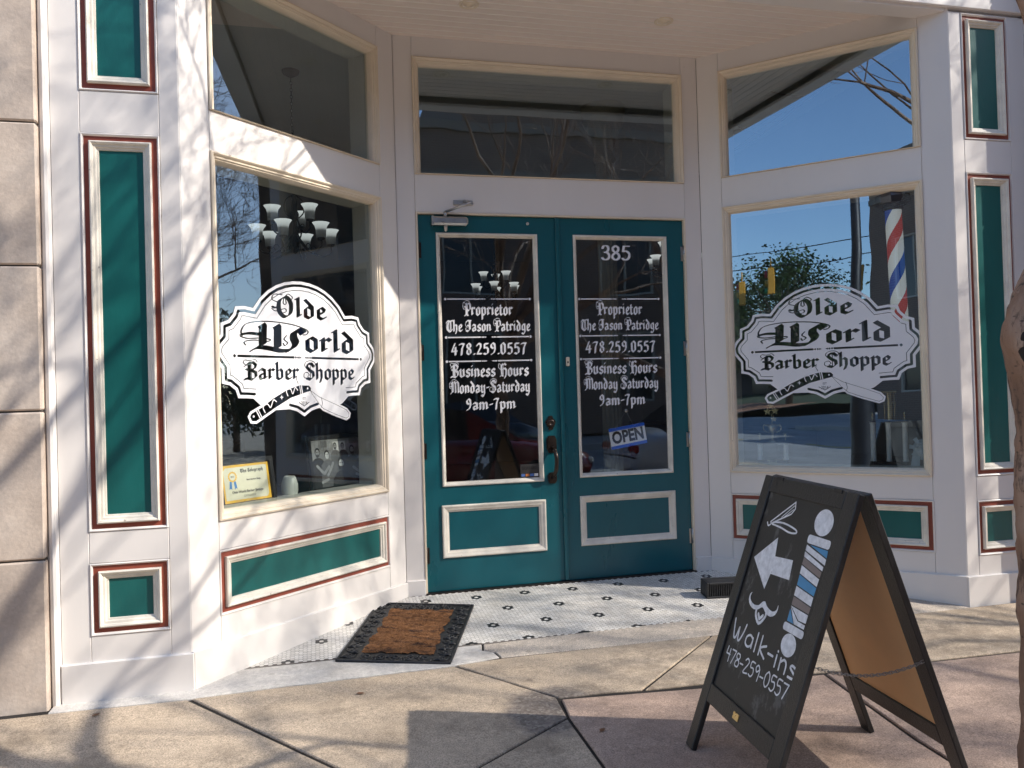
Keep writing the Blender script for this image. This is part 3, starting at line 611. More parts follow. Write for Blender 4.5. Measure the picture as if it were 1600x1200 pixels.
def logo(M, cu, cz, d, win, dark=False):
    hl = LOGO; hr = [(-x, y) for x, y in hl[1:]][::-1]
    bottom = [(-.225, -.290), (-.104, -.288), (-.055, -.300), (0, -.331), (.055, -.300), (.104, -.288), (.225, -.290)]
    body = hl+bottom+hr
    # razor silhouettes: scales lower left, blade lower right
    handle = [(-.385, -.318), (-.368, -.292), (-.30, -.262), (-.22, -.215), (-.12, -.168), (-.03, -.145), (.045, -.148), (.068, -.172), (.06, -.20), (.0, -.215), (-.09, -.238), (-.20, -.290), (-.33, -.357), (-.368, -.353)]
    blade = [(.03, -.175), (.12, -.215), (.25, -.262), (.333, -.296), (.360, -.325), (.352, -.354), (.322, -.367), (.22, -.335), (.135, -.302), (.10, -.27)]
    plus = [body, handle, blade]
    cut = []
    def stroke(pts, r, closed=False, n=6):
        q = pts+[pts[0]] if closed else pts
        cut.extend(sweep(q, disc(r, n)))
    in1 = offset(body, .0235); in2 = offset(body, .050)
    def near_razor(p): return p[1] < -.215 and not (abs(p[0]) < .16 and p[1] < -.245)
    def runs(poly, r):
        q = poly+[poly[0]]
        for a, c in zip(q, q[1:]):
            if near_razor(a) or near_razor(c): continue
            cut.extend(sweep([a, c], disc(r, 6)))
    runs(in1, .0080); runs(in2, .0020)
    txt = bl_text('Olde', -.205, .178, .213, .074)+bl_text('World', -.415, .402, .026, .087)+bl_text('Barber Shoppe', -.402, .394, -.128, .062, -.02)
    cut += txt
    for sg in (-1, 1):
        cut.append([(sg*.44, -.0115), (sg*.062, -.0115), (sg*.062, .0015), (sg*.44, .0015)])
        cut.append([(sg*.457+x, -.005+y) for x, y in disc(.009, 10)])
        for q in (.052, .036): cut.append([(sg*q+x, -.005+y) for x, y in disc(.0065, 8)])
        cut.append([(sg*.027, -.012), (sg*.027, .002), (sg*.011, -.005)])
    inner = offset(handle, .013)
    # ornament left white inside the dark scales: cut the scales in three pieces
    def clip_quad(a0, a1): return a0
    cut.append([p for p in inner])
    stroke([(-.04, -.148), (-.052, -.125), (-.048, -.105)], .0022)
    stroke(offset(blade, .012), .0013, True)
    stroke([(.128, -.225), (.137, -.262), (.128, -.285)], .0016)
    vs, fs = flat_union(plus, cut)
    b = MB(); b.add([(cu+x, d, cz+y) for x, y in vs], fs, 0)
    # white ornament pieces sit inside the cut scales
    orn = sweep([(-.327, -.292), (-.302, -.334)], disc(.0032))+sweep([(-.316, -.286), (-.291, -.328)], disc(.0022))+sweep([(-.018, -.156), (-.010, -.208)], disc(.0032))+sweep([(-.030, -.157), (-.022, -.209)], disc(.0022))
    orn += sweep(smooth([(-.272, -.300), (-.285, -.27), (-.255, -.255), (-.235, -.275), (-.215, -.235), (-.195, -.245)], 3), disc(.0028))
    orn += sweep(smooth([(-.115, -.215), (-.125, -.185), (-.095, -.178), (-.08, -.205), (-.062, -.17), (-.045, -.185)], 3), disc(.0028))
    orn += [[(-.158-.013, -.222), (-.158, -.222-.004), (-.158+.013, -.222), (-.158, -.222+.004)], [(-.158-.004, -.222), (-.158, -.222-.015), (-.158+.004, -.222), (-.158, -.222+.015)]]
    orn += [[(-.347+x, -.318+y) for x, y in disc(.006)], [(.028+x, -.176+y) for x, y in disc(.006)]]
    vs, fs = flat_union(orn); b.add([(cu+x, d, cz+y) for x, y in vs], fs, 0)
    for s_, y in (('EST', -.232), ('2014', -.258)):
        vs, fs = font_polys(s_, .028 if y < -.24 else .02, 0, 0, y, .8); b.add([(cu+x, d-.0006, cz+z) for x, z in vs], fs, 1)
    return b.build('window_emblem', [VINYL, VBLACK], win, M)
logo(ML, .772, 1.586, .0395, winL); logo(MR, LW-.776, 1.586, .0395, winR)

# ---- soffit with beaded boards, beam, lamps
b = MB(); y = .13
while y < 1.06:
    y1 = min(y+.068, 1.075); xs0 = 2.181-(y)*1.0627+.03; xs1 = 2.181-(y1)*1.0627+.03
    vs = []
    for (yy, xx, zz) in ((y, xs0, 3.658), (y+.004, xs0-.004, 3.651), (y1-.005, xs1+.005, 3.651), (y1, xs1, 3.658)): vs += [(-xx, yy, zz), (xx, yy, zz)]
    b.add(vs, [(2*i, 2*i+2, 2*i+3, 2*i+1) for i in range(3)]); b.box(-xs1, xs1, y1-.0045, y1+.0045, 3.6475, 3.660, 1, .002); y = y1
b.box(-2.4, 2.4, .1, 1.12, 3.66, 3.70)
soff = b.build('soffit', [SOFF, P('soffit_bead_painted_light', (.93, .86, .78), .45, .03, 3)], shop)  # paler bead paint puts the light that beads catch into their colour
for lx in (-.646, .593):
    l = MB(); l.lathe([(.060, -.001), (.060, -.005), (.056, -.008), (.046, -.006), (.042, .002), (.036, -.003), (.020, -.004), (.018, -.012), (.006, -.013), (.0, -.013)], 28, 0, (lx, .573, 3.651)); l.build('downlight', CREAM, soff)
b = MB(); b.box(-2.16, 2.16, .0, .13, 3.582, 3.72, 0, .003); b.build('lintel_beam', WHITE, shop)
b = MB(); b.box(-2.8, 2.8, -.022, .13, 3.60, 3.96, 0, .004); b.box(-2.8, 2.8, -.05, .12, 3.96, 4.04, 0, .006); b.box(-2.8, 2.8, -.012, .12, 4.04, 4.5, 0, .004); b.box(-2.8, 2.8, -.10, .12, 4.5, 4.62, 0, .01); b.build('fascia', WHITE, shop)
b = MB(); b.box(-2.8, 2.8, .02, .3, 4.62, 7.2); b.build('upper_wall', BRICK, shop)

# ---- interior shell
def quad(mb, *p, m=0): mb.add(p, [(0, 1, 2, 3)], m)
IX, IY = 2.78, 10.5
for q in ((-IX-.1, -IX, .06, IY), (IX, IX+.1, .06, IY), (-IX, IX, IY, IY+.1)): b = MB(); b.box(*q, -.1, 3.85); b.build('interior_wall', INWALL, shop)
b = MB(); b.box(-IX, IX, .06, IY, 3.80, 3.86); b.build('interior_ceiling', INCEIL, shop)
b = MB(); b.box(-IX, IX, 1.14, IY, -.05, .085); b.build('interior_floor', INFLOOR, shop)
for sx in (-1, 1):
    b = MB()
    p = [(sx*2.72, .10), (sx*2.20, .10), (sx*1.12, 1.12), (sx*1.12, 1.55), (sx*2.72, 1.55)]
    if sx > 0: p = p[::-1]
    b.prism(p[::-1], lambda q, t: (q[0], q[1], t), .70, .785); b.build('display_deck', DECK, shop)
cl = MB()
flu = [(.082+(.006 if k % 2 else 0)) for k in range(32)]
vs = []
for z in (.085, 3.35):
    for k in range(32): a = 2*math.pi*k/32; vs.append((.90+flu[k]*math.cos(a)*(1 if z < 1 else .92), 2.5+flu[k]*math.sin(a), z))
cl.add(vs, [(k, (k+1) % 32, 32+(k+1) % 32, 32+k) for k in range(32)])
cl.lathe([(.085, 3.30), (.10, 3.34), (.085, 3.38), (.088, 3.45), (.115, 3.55), (.165, 3.64), (.18, 3.68), (.15, 3.70), (.19, 3.74), (.19, 3.80)], 28, 0, (.9, 2.5, 0)); cl.lathe([(.14, .085), (.14, .16), (.11, .20), (.09, .24)], 28, 0, (.9, 2.5, 0))
cl.build('interior_column', COLM, shop)
for q in ((-IX, -1.3, 4.9, 5.05), (1.9, IX, 6.3, 6.4)): b = MB(); b.box(*q, .085, 3.8); b.build('partition', INWALL, shop)
for q in ((-2.7, -2.3, 2.2, 4.6), (2.3, 2.7, 2.2, 5.6)): b = MB(); b.box(*q, .085, .95, 0, .01); b.build('counter', DECK, shop)

# ---------------------------------------------------------------- stone buildings either side
def stone_wall(x0, x1, yf, zs, label):
    t = thing('stone_building', label, 'building', (x0, yf, 0)); rnd = random.Random(3)
    b = MB()
    for i in range(len(zs)-1):
        x = x1; k = 0
        while x > x0+.01:
            wd = min(1.25 if (k or i % 2) else .85, x-x0); b.box(x-wd-x0+.003, x-x0-.003, 0, .4, zs[i]+.004, zs[i+1]-.004, 0, .007); x -= wd; k += 1
    b.build('wall', STONE, t)
    m = MB(); m.box(0, x1-x0-.008, .012, .41, zs[0], zs[-1]-.02); m.build('mortar', P('dark_mortar', (.09, .075, .065), .95, .3, 20), t)
    return t
zL = [-.10, .665, 1.331, 1.985, 2.632, 3.28, 3.93, 4.58, 5.23, 5.88, 6.6]
stone_wall(-8.5, -2.775, -.055, zL, 'weathered beige stone wall left of the white shop front')
stone_wall(2.80, 8.5, -.187, [z-.05 for z in zL], 'beige stone wall right of the white shop front')

# ---------------------------------------------------------------- ground
b = MB(); g = 900; b.add([(-g, -g, -.30), (g, -g, -.30), (g, g, -.30), (-g, g, -.30)], [(0, 1, 2, 3)]); tag(b.build('ground', P('far_ground', (.13, .11, .07), .95, .3, .05)), kind='structure')
def sheet(name, poly, material, top=0, t=.05, inset=.005, z=gz, label=None):
    p = offset(poly, inset); n = len(p); a = sum(p[i][0]*p[(i+1) % n][1]-p[(i+1) % n][0]*p[i][1] for i in range(n))
    if a < 0: p = p[::-1]
    b = MB(); e = offset(p, .004); lo = [(x, y, z(x, y)-t) for x, y in p]; md = [(x, y, z(x, y)+top-.004) for x, y in p]; hi = [(x, y, z(x, y)+top) for x, y in e]
    vs = lo+md+hi; fs = [[2*n+i for i in range(n)]]
    for i in range(n):
        j = (i+1) % n; fs += [(i, j, n+j, n+i), (n+i, n+j, 2*n+j, 2*n+i)]
    b.add(vs, fs); o = b.build(name, material); tag(o, kind='structure')
    return o
CURB = -4.75
zr = lambda x, y: .02*y+.002
def jag(p, q, n, a, seed):
    r = random.Random(seed); return [(p[0]+(q[0]-p[0])*i/n+(r.uniform(-a, a) if i else 0), p[1]+(q[1]-p[1])*i/n+(r.uniform(-a, a) if i else 0)) for i in range(n)]
sheet('sidewalk', [(-9, -.11)]+jag((-2.7, -.11), (-2.185, -.125), 4, .006, 1)+[(-2.185, -.125), (-1.57, -.965), (-1.3055, -1.325), (-1.0, -1.74), (-.95, CURB), (-9, CURB)], CONC)
sheet('sidewalk', [(-2.175, -.118)]+jag((-1.89, -.105), (-.95, -.07), 7, .006, 2)+[(-.95, -.07)]+jag((-.76, -.33), (-.575, -.60), 3, .008, 3)+[(-.575, -.60), (-.592, -.812), (-1.3055, -1.32)], CONC)
sheet('sidewalk', [(-1.3055, -1.325), (-.594, -.818), (-.60, -1.27), (-.55, CURB), (-.95, CURB), (-1.0, -1.74)], CONC)
sheet('sidewalk', [(-.945, -.062), (-.69, -.02), (.47, -.035), (-.18, -.628)]+jag((-.18, -.628), (-.57, -.602), 5, .008, 5)[1:]+[(-.57, -.602)], CONC)
sheet('sidewalk', [(.475, -.035), (2.79, -.035), (2.79, -.75), (.73, -.685)]+jag((.73, -.685), (-.175, -.632), 8, .008, 6)[1:]+[(-.175, -.632)], CONC)
sheet('sidewalk', [(2.80, -.195), (9, -.195), (9, -.76), (2.80, -.75)], CONC)
sheet('brick_red_pavement', [(-.565, -.622), (.187, -.70), (.705, -.705), (.62, -1.4), (.5, CURB), (-.55, CURB), (-.595, -1.27), (-.588, -.81)], CONCR)
sheet('brick_red_pavement', [(.712, -.702), (2.79, -.765), (9, -.775), (9, CURB), (.51, CURB), (.628, -1.4)], CONCR)
b = MB(); b.add([(-9, CURB, .02*CURB-.006), (9, CURB, .02*CURB-.006), (9, -.03, -.0075), (-9, -.03, -.0075), (9, 1.15, .088), (-9, 1.15, .088)], [(0, 1, 2, 3), (3, 2, 4, 5)]); tag(b.build('pavement_bed', SOIL), kind='structure')
sheet('cement_strip', [(-2.77, -.105), (-2.185, -.118)]+jag((-1.89, -.098), (-.95, -.062), 7, .006, 2)+[(-.95, -.062), (-.70, -.012), (-.715, .06), (-.77, .10), (-.755, .178), (-2.1, .178), (-2.77, .02)], CEMENT, .001, inset=.003)
sheet('entry_strip', [(-.695, -.014), (2.17, -.03), (2.0, .24), (.6, .222), (-.75, .178), (-.763, .10), (-.71, .062)], concrete_mat('grey_cement', (.50, .43, .35), (.62, .54, .45), (.30, .25, .20)), .0, inset=.002)
# hex mosaic: grout sheet and every tile a face of its own
b = MB(); zg = lambda x, y: .0861*y-.0015
b.add([(x, y, zg(x, y)) for x, y in ((-2.06, .16), (2.06, .22), (1.02, 1.13), (-1.02, 1.13))], [(0, 1, 2, 3)], 2)
py_ = .02435; px_ = py_*.866; fx0, fy0 = -.005, .918; rr = py_/2/.866*.935; rnd = random.Random(5)
blk = set()
for i in range(-8, 9):
    for jx in range(-6, 4):
        # flowers: 15 columns and 20 half-rows apart, alternate rows shifted half a step
        c0 = i*15+(0 if jx % 2 == 0 else 7); r0 = jx*20+(0 if (c0 % 2 == 0) else 1)
        for dc, dr in ((0, 2), (0, -2), (1, 1), (1, -1), (-1, 1), (-1, -1)): blk.add((c0+dc, r0+dr))
for c in range(-100, 100):
    for k in range(-80, 20):
        if (c+k) % 2: continue
        x = fx0+c*px_; y = fy0+k*py_/2
        lim = 2.181-y*1.0627-.012
        if abs(x) > lim or y > 1.038 or y < .178+.022*max(0, min(1, (x+.7)/2))+.012: continue
        vs = [(x+rr*math.cos(math.pi/3*q), y+rr*math.sin(math.pi/3*q)) for q in range(6)]
        h = rnd.uniform(0, .0005); b.add([(a, d, zg(a, d)+.0015+h) for a, d in vs], [tuple(range(6))], 1 if (c, k) in blk else 0)
tag(b.build('tile_floor', [TILE, TILEB, GROUT]), kind='structure')
# street
b = MB(); b.box(-60, 40, CURB-.16, CURB, -.30, .02*CURB+.004, 0, .012); tag(b.build('curb', CURBM), kind='structure')
b = MB(); b.add([(-160, CURB-.16, -.235), (-160, -14.5, -.235), (60, -14.5, -.235), (60, CURB-.16, -.235)], [(0, 1, 2, 3)]); b.add([(-30, -14.5, -.235), (-30, -90, -.235), (-19.6, -90, -.235), (-19.6, -14.5, -.235)], [(0, 1, 2, 3)]); tag(b.build('road', ASPH), kind='structure')
b = MB(); b.box(-19, 45, -17.8, -14.5, -.3, -.08, 0, .012); b.box(-70, -30.5, -18, -14.5, -.3, -.08, 0, .012); tag(b.build('far_sidewalk', CURBM), kind='structure')
b = MB()
for i in range(-20, 8): b.box(i*6, i*6+3, -9.7, -9.58, -.236, -.229)
tag(b.build('road_marking', P('yellow_road_paint', (.5, .36, .05), .7, .2, 5)), kind='structure')
b = MB(); b.add([(-120, -18.0, -.1), (-30.6, -18.0, -.1), (-30.6, -30, .5), (-120, -30, .5), (-30.6, -120, 1.4), (-120, -120, 1.4)], [(0, 1, 2, 3), (3, 2, 4, 5)]); tag(b.build('grass_bank', GRASS), kind='structure')
b = MB(); b.add([(-70, -17.95, -.085), (-30.6, -17.95, -.085), (-30.6, -24.5, .32), (-70, -24.5, .32)], [(0, 1, 2, 3)]); tag(b.build('clay_bank', CLAY), kind='structure')
for q, ox in ((-9, -60), (9, 40)):
    b = MB(); b.box(min(q, ox), max(q, ox), CURB, .0, -.3, -.03); tag(b.build('sidewalk', CONC), kind='structure')

# ---------------------------------------------------------------- chalkboard sign
sgn = thing('chalkboard_sign', 'black folding chalkboard sign with white arrow and barber pole drawing', 'sign', (0.1214743, -1.5356167, -.0307))
aL = Vector((.13856, -1.21397, .99749)); U = Vector((-.0902075, -.995923, 0)); V = Vector((-.3351055, .0303528, -.9416916)); Nn = V.cross(U).normalized()
O = Vector(sgn.location)
# Nn points out of the written face
FP = lambda u, v, n: tuple(aL+U*u+V*v+Nn*n-O)
bL = Vector((.162, -1.216, .9975)); V2 = (Vector((.507, -1.247, -.025))-bL).normalized(); N2 = U.cross(V2).normalized()
if N2.x < 0: N2 = -N2
BP = lambda u, v, n: tuple(bL+U*u+V2*v+N2*n-O)
def slab(mb, F, u0, u1, v0, v1, n0, n1, m=0, c=.003):
    k = MB(); k.box(u0, u1, v0, v1, n0, n1, 0, c); mb.add([F(*q) for q in k.v], k.f, m)
WS = .6437; LS = 1.084
def leaf(F, Llen, nm):
    for u0, u1 in ((0, .062), (WS-.072, WS)):
        k = MB(); slab(k, F, u0, u1, .0, Llen, -.011, .011); k.build('leg', DARKWOOD, sgn)
    for v0, v1 in ((.0, .062), (.822, .892)):
        k = MB(); slab(k, F, .0625, WS-.0725, v0, v1, -.0105, .0105); k.build('rail', DARKWOOD, sgn)
leaf(FP, LS, 'f'); k = MB(); slab(k, FP, .058, WS-.068, .058, .826, -.006, .002); brd = k.build('chalkboard', CHALK, sgn)
rl = leaf(BP, 1.078, 'b'); k = MB(); slab(k, BP, .058, WS-.068, .058, .826, -.004 if N2.dot(Nn) < 0 else -.001, .001 if N2.dot(Nn) < 0 else .004); k.build('back_board', HARDB, sgn); k = MB(); slab(k, BP, .058, WS-.068, .058, .826, .0015, .006); k.build('rear_chalkboard', CHALK, sgn)
for u in (.10, .50): k = MB(); slab(k, FP, u, u+.05, -.002, .012, -.035, .013, 0, .001); k.build('hinge', BLACKM, sgn)
k = MB(); tg = [FP(u, v, .0115) for u, v in ((.283, .846), (.325, .846), (.330, .868), (.288, .868))]; k.add([FP(u, v, n) for n in (.0105, .013) for u, v in ((.285, .844), (.327, .844), (.327, .868), (.285, .868))], [(4, 5, 6, 7), (0, 1, 5, 4), (1, 2, 6, 5), (2, 3, 7, 6), (3, 0, 4, 7)]); k.build('maker_tag', BRASS, sgn)
# drawing
dr = MB()
lay = lambda n: (lambda p: FP(p[0], p[1], n))
wp = []
wp.append([(.086, .318), (.219, .217), (.237, .285), (.362, .274), (.374, .343), (.24, .350), (.228, .410)])
ell = lambda cx, cy, rx, ry: [(cx+rx*math.cos(2*math.pi*i/28), cy+ry*math.sin(2*math.pi*i/28)) for i in range(28)]
wp.append(ell(.482, .119, .056, .046)); wp.append(ell(.484, .541, .047, .038))
def rr_(u0, u1, v0, v1, r=.010): return [(x, y) for cx, cy, a0 in ((u1-r, v1-r, 0), (u0+r, v1-r, 90), (u0+r, v0+r, 180), (u1-r, v0+r, 270)) for x, y in [(cx+r*math.cos(R(a0+t)), cy+r*math.sin(R(a0+t))) for t in (0, 30, 60, 90)]]
wp.append(rr_(.414, .556, .170, .200)); wp.append(rr_(.420, .552, .475, .502))
# pole stripes: white bands
bands = [('w', [(.420, .206), (.556, .232), (.558, .252), (.421, .226)]), ('w', [(.420, .230), (.553, .258), (.553, .272), (.424, .248)]), ('n', [(.424, .250), (.551, .276), (.549, .296), (.424, .274)]),
         ('w', [(.425, .278), (.549, .300), (.547, .326), (.427, .306)]), ('b', [(.428, .310), (.547, .330), (.546, .358), (.430, .346)]), ('w', [(.430, .350), (.546, .362), (.547, .392), (.431, .382)]),
         ('n', [(.431, .386), (.548, .396), (.546, .418), (.432, .414)]), ('w', [(.432, .418), (.546, .422), (.546, .450), (.500, .452)]), ('w', [(.432, .420), (.495, .455), (.545, .456), (.545, .470), (.480, .470)]),
         ('b', [(.432, .428), (.476, .470), (.433, .470)]), ('b', [(.440, .204), (.552, .204), (.556, .228)])]
rs = random.Random(4)
handw = {
 'W': ([[(0, .05), (.10, .55), (.22, 1), (.36, .95), (.46, .35), (.52, .95), (.66, 1), (.82, .5), (.9, .0)]], 1.05),
 'a': ([[(.5, .45), (.3, .36), (.08, .55), (.08, .9), (.3, 1), (.5, .8), (.52, .42), (.54, .95)]], .68), 'l': ([[(.1, .0), (.12, 1)]], .32),
 'k': ([[(.1, .0), (.12, 1)], [(.5, .36), (.14, .66), (.54, 1)]], .66), '-': ([[(.05, .62), (.38, .6)]], .5),
 'i': ([[(.1, .42), (.12, 1)], [(.11, .2), (.12, .22)]], .3), 'n': ([[(.08, .42), (.10, 1)], [(.10, .6), (.3, .4), (.46, .55), (.48, 1)]], .62), 's': ([[(.46, .45), (.2, .4), (.12, .55), (.42, .75), (.42, .95), (.1, 1)]], .55),
 '4': ([[(.12, .0), (.06, .5), (.5, .5)], [(.42, .1), (.44, 1)]], .62), '7': ([[(.04, .06), (.5, .04), (.2, 1)]], .58), '8': ([[(.4, .1), (.12, .1), (.1, .38), (.45, .6), (.42, .95), (.1, .95), (.1, .65), (.45, .35), (.4, .1)]], .58),
 '2': ([[(.06, .2), (.25, .02), (.46, .25), (.06, 1), (.52, .96)]], .62), '5': ([[(.48, .02), (.12, .04), (.10, .42), (.4, .42), (.48, .75), (.3, 1), (.05, .92)]], .60), '9': ([[(.46, .25), (.25, .02), (.06, .22), (.2, .48), (.46, .3), (.44, 1)]], .58), '0': ([[(.28, .0), (.06, .3), (.08, .8), (.3, 1), (.5, .7), (.46, .2), (.28, .0)]], .62)}
def hand(txt, u0, u1, v0, slope, h, r):
    tot = sum(handw[c][1] for c in txt); x = 0; kx = (u1-u0)/tot
    for c in txt:
        for pts in handw[c][0]:
            q = smooth(pts, 4) if len(pts) > 2 and c not in '47' else pts
            wp.extend(sweep([(u0+(x+a)*kx, v0+slope*(x+a)*kx+bq*h) for a, bq in q], disc(r, 7)))
        x += handw[c][1]
hand('Walk-ins', .088, .578, .556, .02, .066, .0044); hand('478-259-0557', .090, .560, .664, -.03, .052, .0030)
for pts, r in (([(.138, .176), (.132, .170), (.270, .076), (.279, .100), (.262, .122), (.184, .156), (.138, .176)], .0030), ([(.20, .143), (.268, .090)], .0018), ([(.22, .138), (.268, .104)], .0018), ([(.109, .176), (.124, .187), (.154, .170), (.229, .161), (.318, .170), (.330, .182), (.282, .187), (.221, .180), (.149, .177)], .0034), ([(.264, .036), (.262, .055)], .0022), ([(.264, .036), (.271, .056)], .0022)):
    wp.extend(sweep(smooth(pts, 3) if len(pts) > 7 else pts, disc(r, 7)))
wp.append(smooth([(.152, .440), (.146, .456), (.160, .471), (.190, .478), (.222, .472), (.234, .462), (.246, .452), (.262, .449), (.275, .458), (.296, .465), (.328, .468), (.350, .456), (.352, .437), (.358, .452), (.350, .474), (.322, .488), (.288, .486), (.262, .474), (.246, .474), (.228, .486), (.196, .494), (.162, .488), (.140, .470), (.140, .448)], 2, True))
wp.extend(sweep(smooth([(.216, .486), (.222, .508), (.258, .530), (.288, .500), (.288, .482)], 3), disc(.006))); wp.extend(sweep([(.238, .500), (.254, .515), (.272, .498)], disc(.006)))
for kx, pp in bands:
    if kx == 'w': wp.append(pp)
dr.flat(wp, lay(.0030), 0); dr.flat([p for k_, p in bands if k_ == 'b'], lay(.0027), 1); dr.flat([p for k_, p in bands if k_ == 'n'], lay(.0027), 2)
dr.build('chalk_drawing', [CHALKW, CHALKB, CHALKN], brd)
ch = MB(); p0, p1 = Vector(FP(.640, .560, -.012)), Vector(BP(.640, .566, -.012)); nl = 34
for i in range(nl):
    t = (i+.5)/nl; c = p0.lerp(p1, t)-Vector((0, 0, .035*4*t*(1-t))); d = (p1-p0).normalized(); d.z -= .035*4*(1-2*t)/(p1-p0).length; d.normalize()
    a = Vector((0, 0, 1)) if i % 2 else d.cross(Vector((0, 0, 1))); a = (a-d*a.dot(d)).normalized()
    ch.tube([c+d*(.0095*math.cos(q))+a*(.005*math.sin(q)) for q in [2*math.pi*e/10 for e in range(10)]],   .0013, 5, closed=True)
ch.build('chain', P('tarnished_steel', (.34, .32, .29), .35, .2, 30, metal=.9), sgn)

# ---------------------------------------------------------------- door mat
slp = math.atan(.0861)
mt = thing('door_mat', 'coir door mat with ornate black rubber scroll border on the tile entry', 'doormat', (-1.103, .4525, .0861*.4525+.001), 0)
mt.rotation_euler = (Matrix.Rotation(slp, 3, 'X') @ Matrix.Rotation(R(-19), 3, 'Z')).to_euler()
hw, hl = .297, .43
outl = smooth([(-hw, -hl), (hw, -hl)], 1)
b = MB(); b.box(-hw, hw, -hl, hl, 0, .007, 0, .003)
for x0, x1, y0, y1 in ((-hw, hw, -hl, -hl+.012), (-hw, hw, hl-.012, hl), (-hw, -hw+.012, -hl, hl), (hw-.012, hw, -hl, hl)): b.box(x0, x1, y0, y1, .004, .014, 0, .004)
rnd = random.Random(8)
def scroll(cx, cy, r, a0, sg):
    pts = [(cx+r*(1-.82*t)*math.cos(a0+sg*t*8.5), cy+r*(1-.82*t)*math.sin(a0+sg*t*8.5), .0085) for t in [i/22 for i in range(23)]]
    b.tube(pts, [.0055*(1-.4*i/22) for i in range(23)], 6); b.lathe([(0, .0145), (.006, .0135), (.008, .008)], 8, 0, (pts[-1][0], pts[-1][1], 0))
def border_run(p, q, n, inward):
    for i in range(n):
        t = (i+.5)/n; x = p[0]+(q[0]-p[0])*t; y = p[1]+(q[1]-p[1])*t; a = math.atan2(q[1]-p[1], q[0]-p[0])
        sg = 1 if i % 2 else -1; scroll(x, y, .034, a+sg*1.2, sg)
        for kk in (-1, 1):
            lx, ly = x+math.cos(a)*.03*kk, y+math.sin(a)*.03*kk
            b.tube([(lx, ly, .008), (lx+math.cos(a+kk*sg*1.1)*.022, ly+math.sin(a+kk*sg*1.1)*.022, .012), (lx+math.cos(a+kk*sg*1.5)*.040, ly+math.sin(a+kk*sg*1.5)*.040, .007)], [.004, .009, .002], 6)
border_run((-hw+.055, -hl+.03), (-hw+.055, hl-.03), 11, 1); border_run((hw-.055, -hl+.03), (hw-.055, hl-.03), 11, -1)
border_run((-hw+.11, -hl+.055), (hw-.11, -hl+.055), 5, 1); border_run((-hw+.11, hl-.055), (hw-.11, hl-.055), 5, -1)
b.build('rubber_border', RUBBER, mt)
iw, il = .190, .325
q4 = [(iw, .0), (iw-.018, .05), (iw-.004, .10), (iw+.006, .16), (iw-.012, .20), (iw, .26), (iw, il), (iw-.07, il), (iw-.10, il-.018), (iw-.14, il)]
q4 += [(0, il-.006)]
half = q4+[(-x, y) for x, y in q4[:-1]][::-1]; full = half+[(-x, -y) for x, y in half[1:-1]]
ci = MB()
pl_, fl_ = flat_union([full]); rnd = random.Random(2)
nx, ny = 74, 122
from mathutils.geometry import intersect_point_tri_2d
def inside(x, y):
    c = False; n = len(full)
    for i in range(n):
        x1, y1 = full[i]; x2, y2 = full[i-1]
        if (y1 > y) != (y2 > y) and x < (x2-x1)*(y-y1)/(y2-y1)+x1: c = not c
    return c
gid = {}
gv = []; gf = []
for i in range(nx+1):
    for jj in range(ny+1):
        x = -iw-.01+(2*iw+.02)*i/nx; y = -il-.01+(2*il+.02)*jj/ny; gid[i, jj] = len(gv)
        gv.append((x, y, .012+rnd.uniform(-.002, .0025)+.002*math.sin(y*43+math.sin(x*19)*2)))
for i in range(nx):
    for jj in range(ny):
        cx, cy = gv[gid[i, jj]][0]+.003, gv[gid[i, jj]][1]+.003
        if inside(cx, cy): gf.append((gid[i, jj], gid[i+1, jj], gid[i+1, jj+1], gid[i, jj+1]))
ci.add(gv, gf, 0, True)
for _ in range(900):
    x, y = rnd.uniform(-iw, iw), rnd.uniform(-il, il)
    if inside(x, y):
        a = rnd.gauss(0, .7); l = rnd.uniform(.008, .022); ci.tube([(x, y, .012), (x+math.cos(a)*l*.5, y+math.sin(a)*l*.5, .016+rnd.uniform(0, .004)), (x+math.cos(a)*l, y+math.sin(a)*l, .013)], .0007, 3, cap=False)
ci.build('coir_pad', COIR, mt)

# ---------------------------------------------------------------- black slatted box by the door
vb = thing('slatted_crate', 'low black slatted plastic crate on the hex tiles behind the chalkboard sign', 'crate', (.925, .545, .0861*.545+.002), R(-8))
vb.rotation_euler = (Matrix.Rotation(slp, 3, 'X') @ Matrix.Rotation(R(-6), 3, 'Z')).to_euler()
b = MB(); b.box(-.19, .19, -.055, .055, 0, .012, 0, .003); b.box(-.19, .19, .04, .055, .012, .098, 0, .003)
for x in (-.19, .175): b.box(x, x+.015, -.055, .039, .012, .098, 0, .003)
b.build('tray', PLAST, vb)
b = MB(); b.box(-.174, .174, -.055, -.043, .083, .098, 0, .003)
for i in range(24): x = -.17+i*.0145; b.box(x, x+.007, -.054, -.045, .0125, .0825, 0, .001)
b.box(-.174, .174, -.0425, -.0385, .045, .052, 0, .001); b.build('front_grille', PLAST, vb)
b = MB()
for i in range(4): y = -.040+i*.0195; b.box(-.174, .174, y, y+.012, .088, .096, 0, .002)
b.build('top_grille', PLAST, vb)

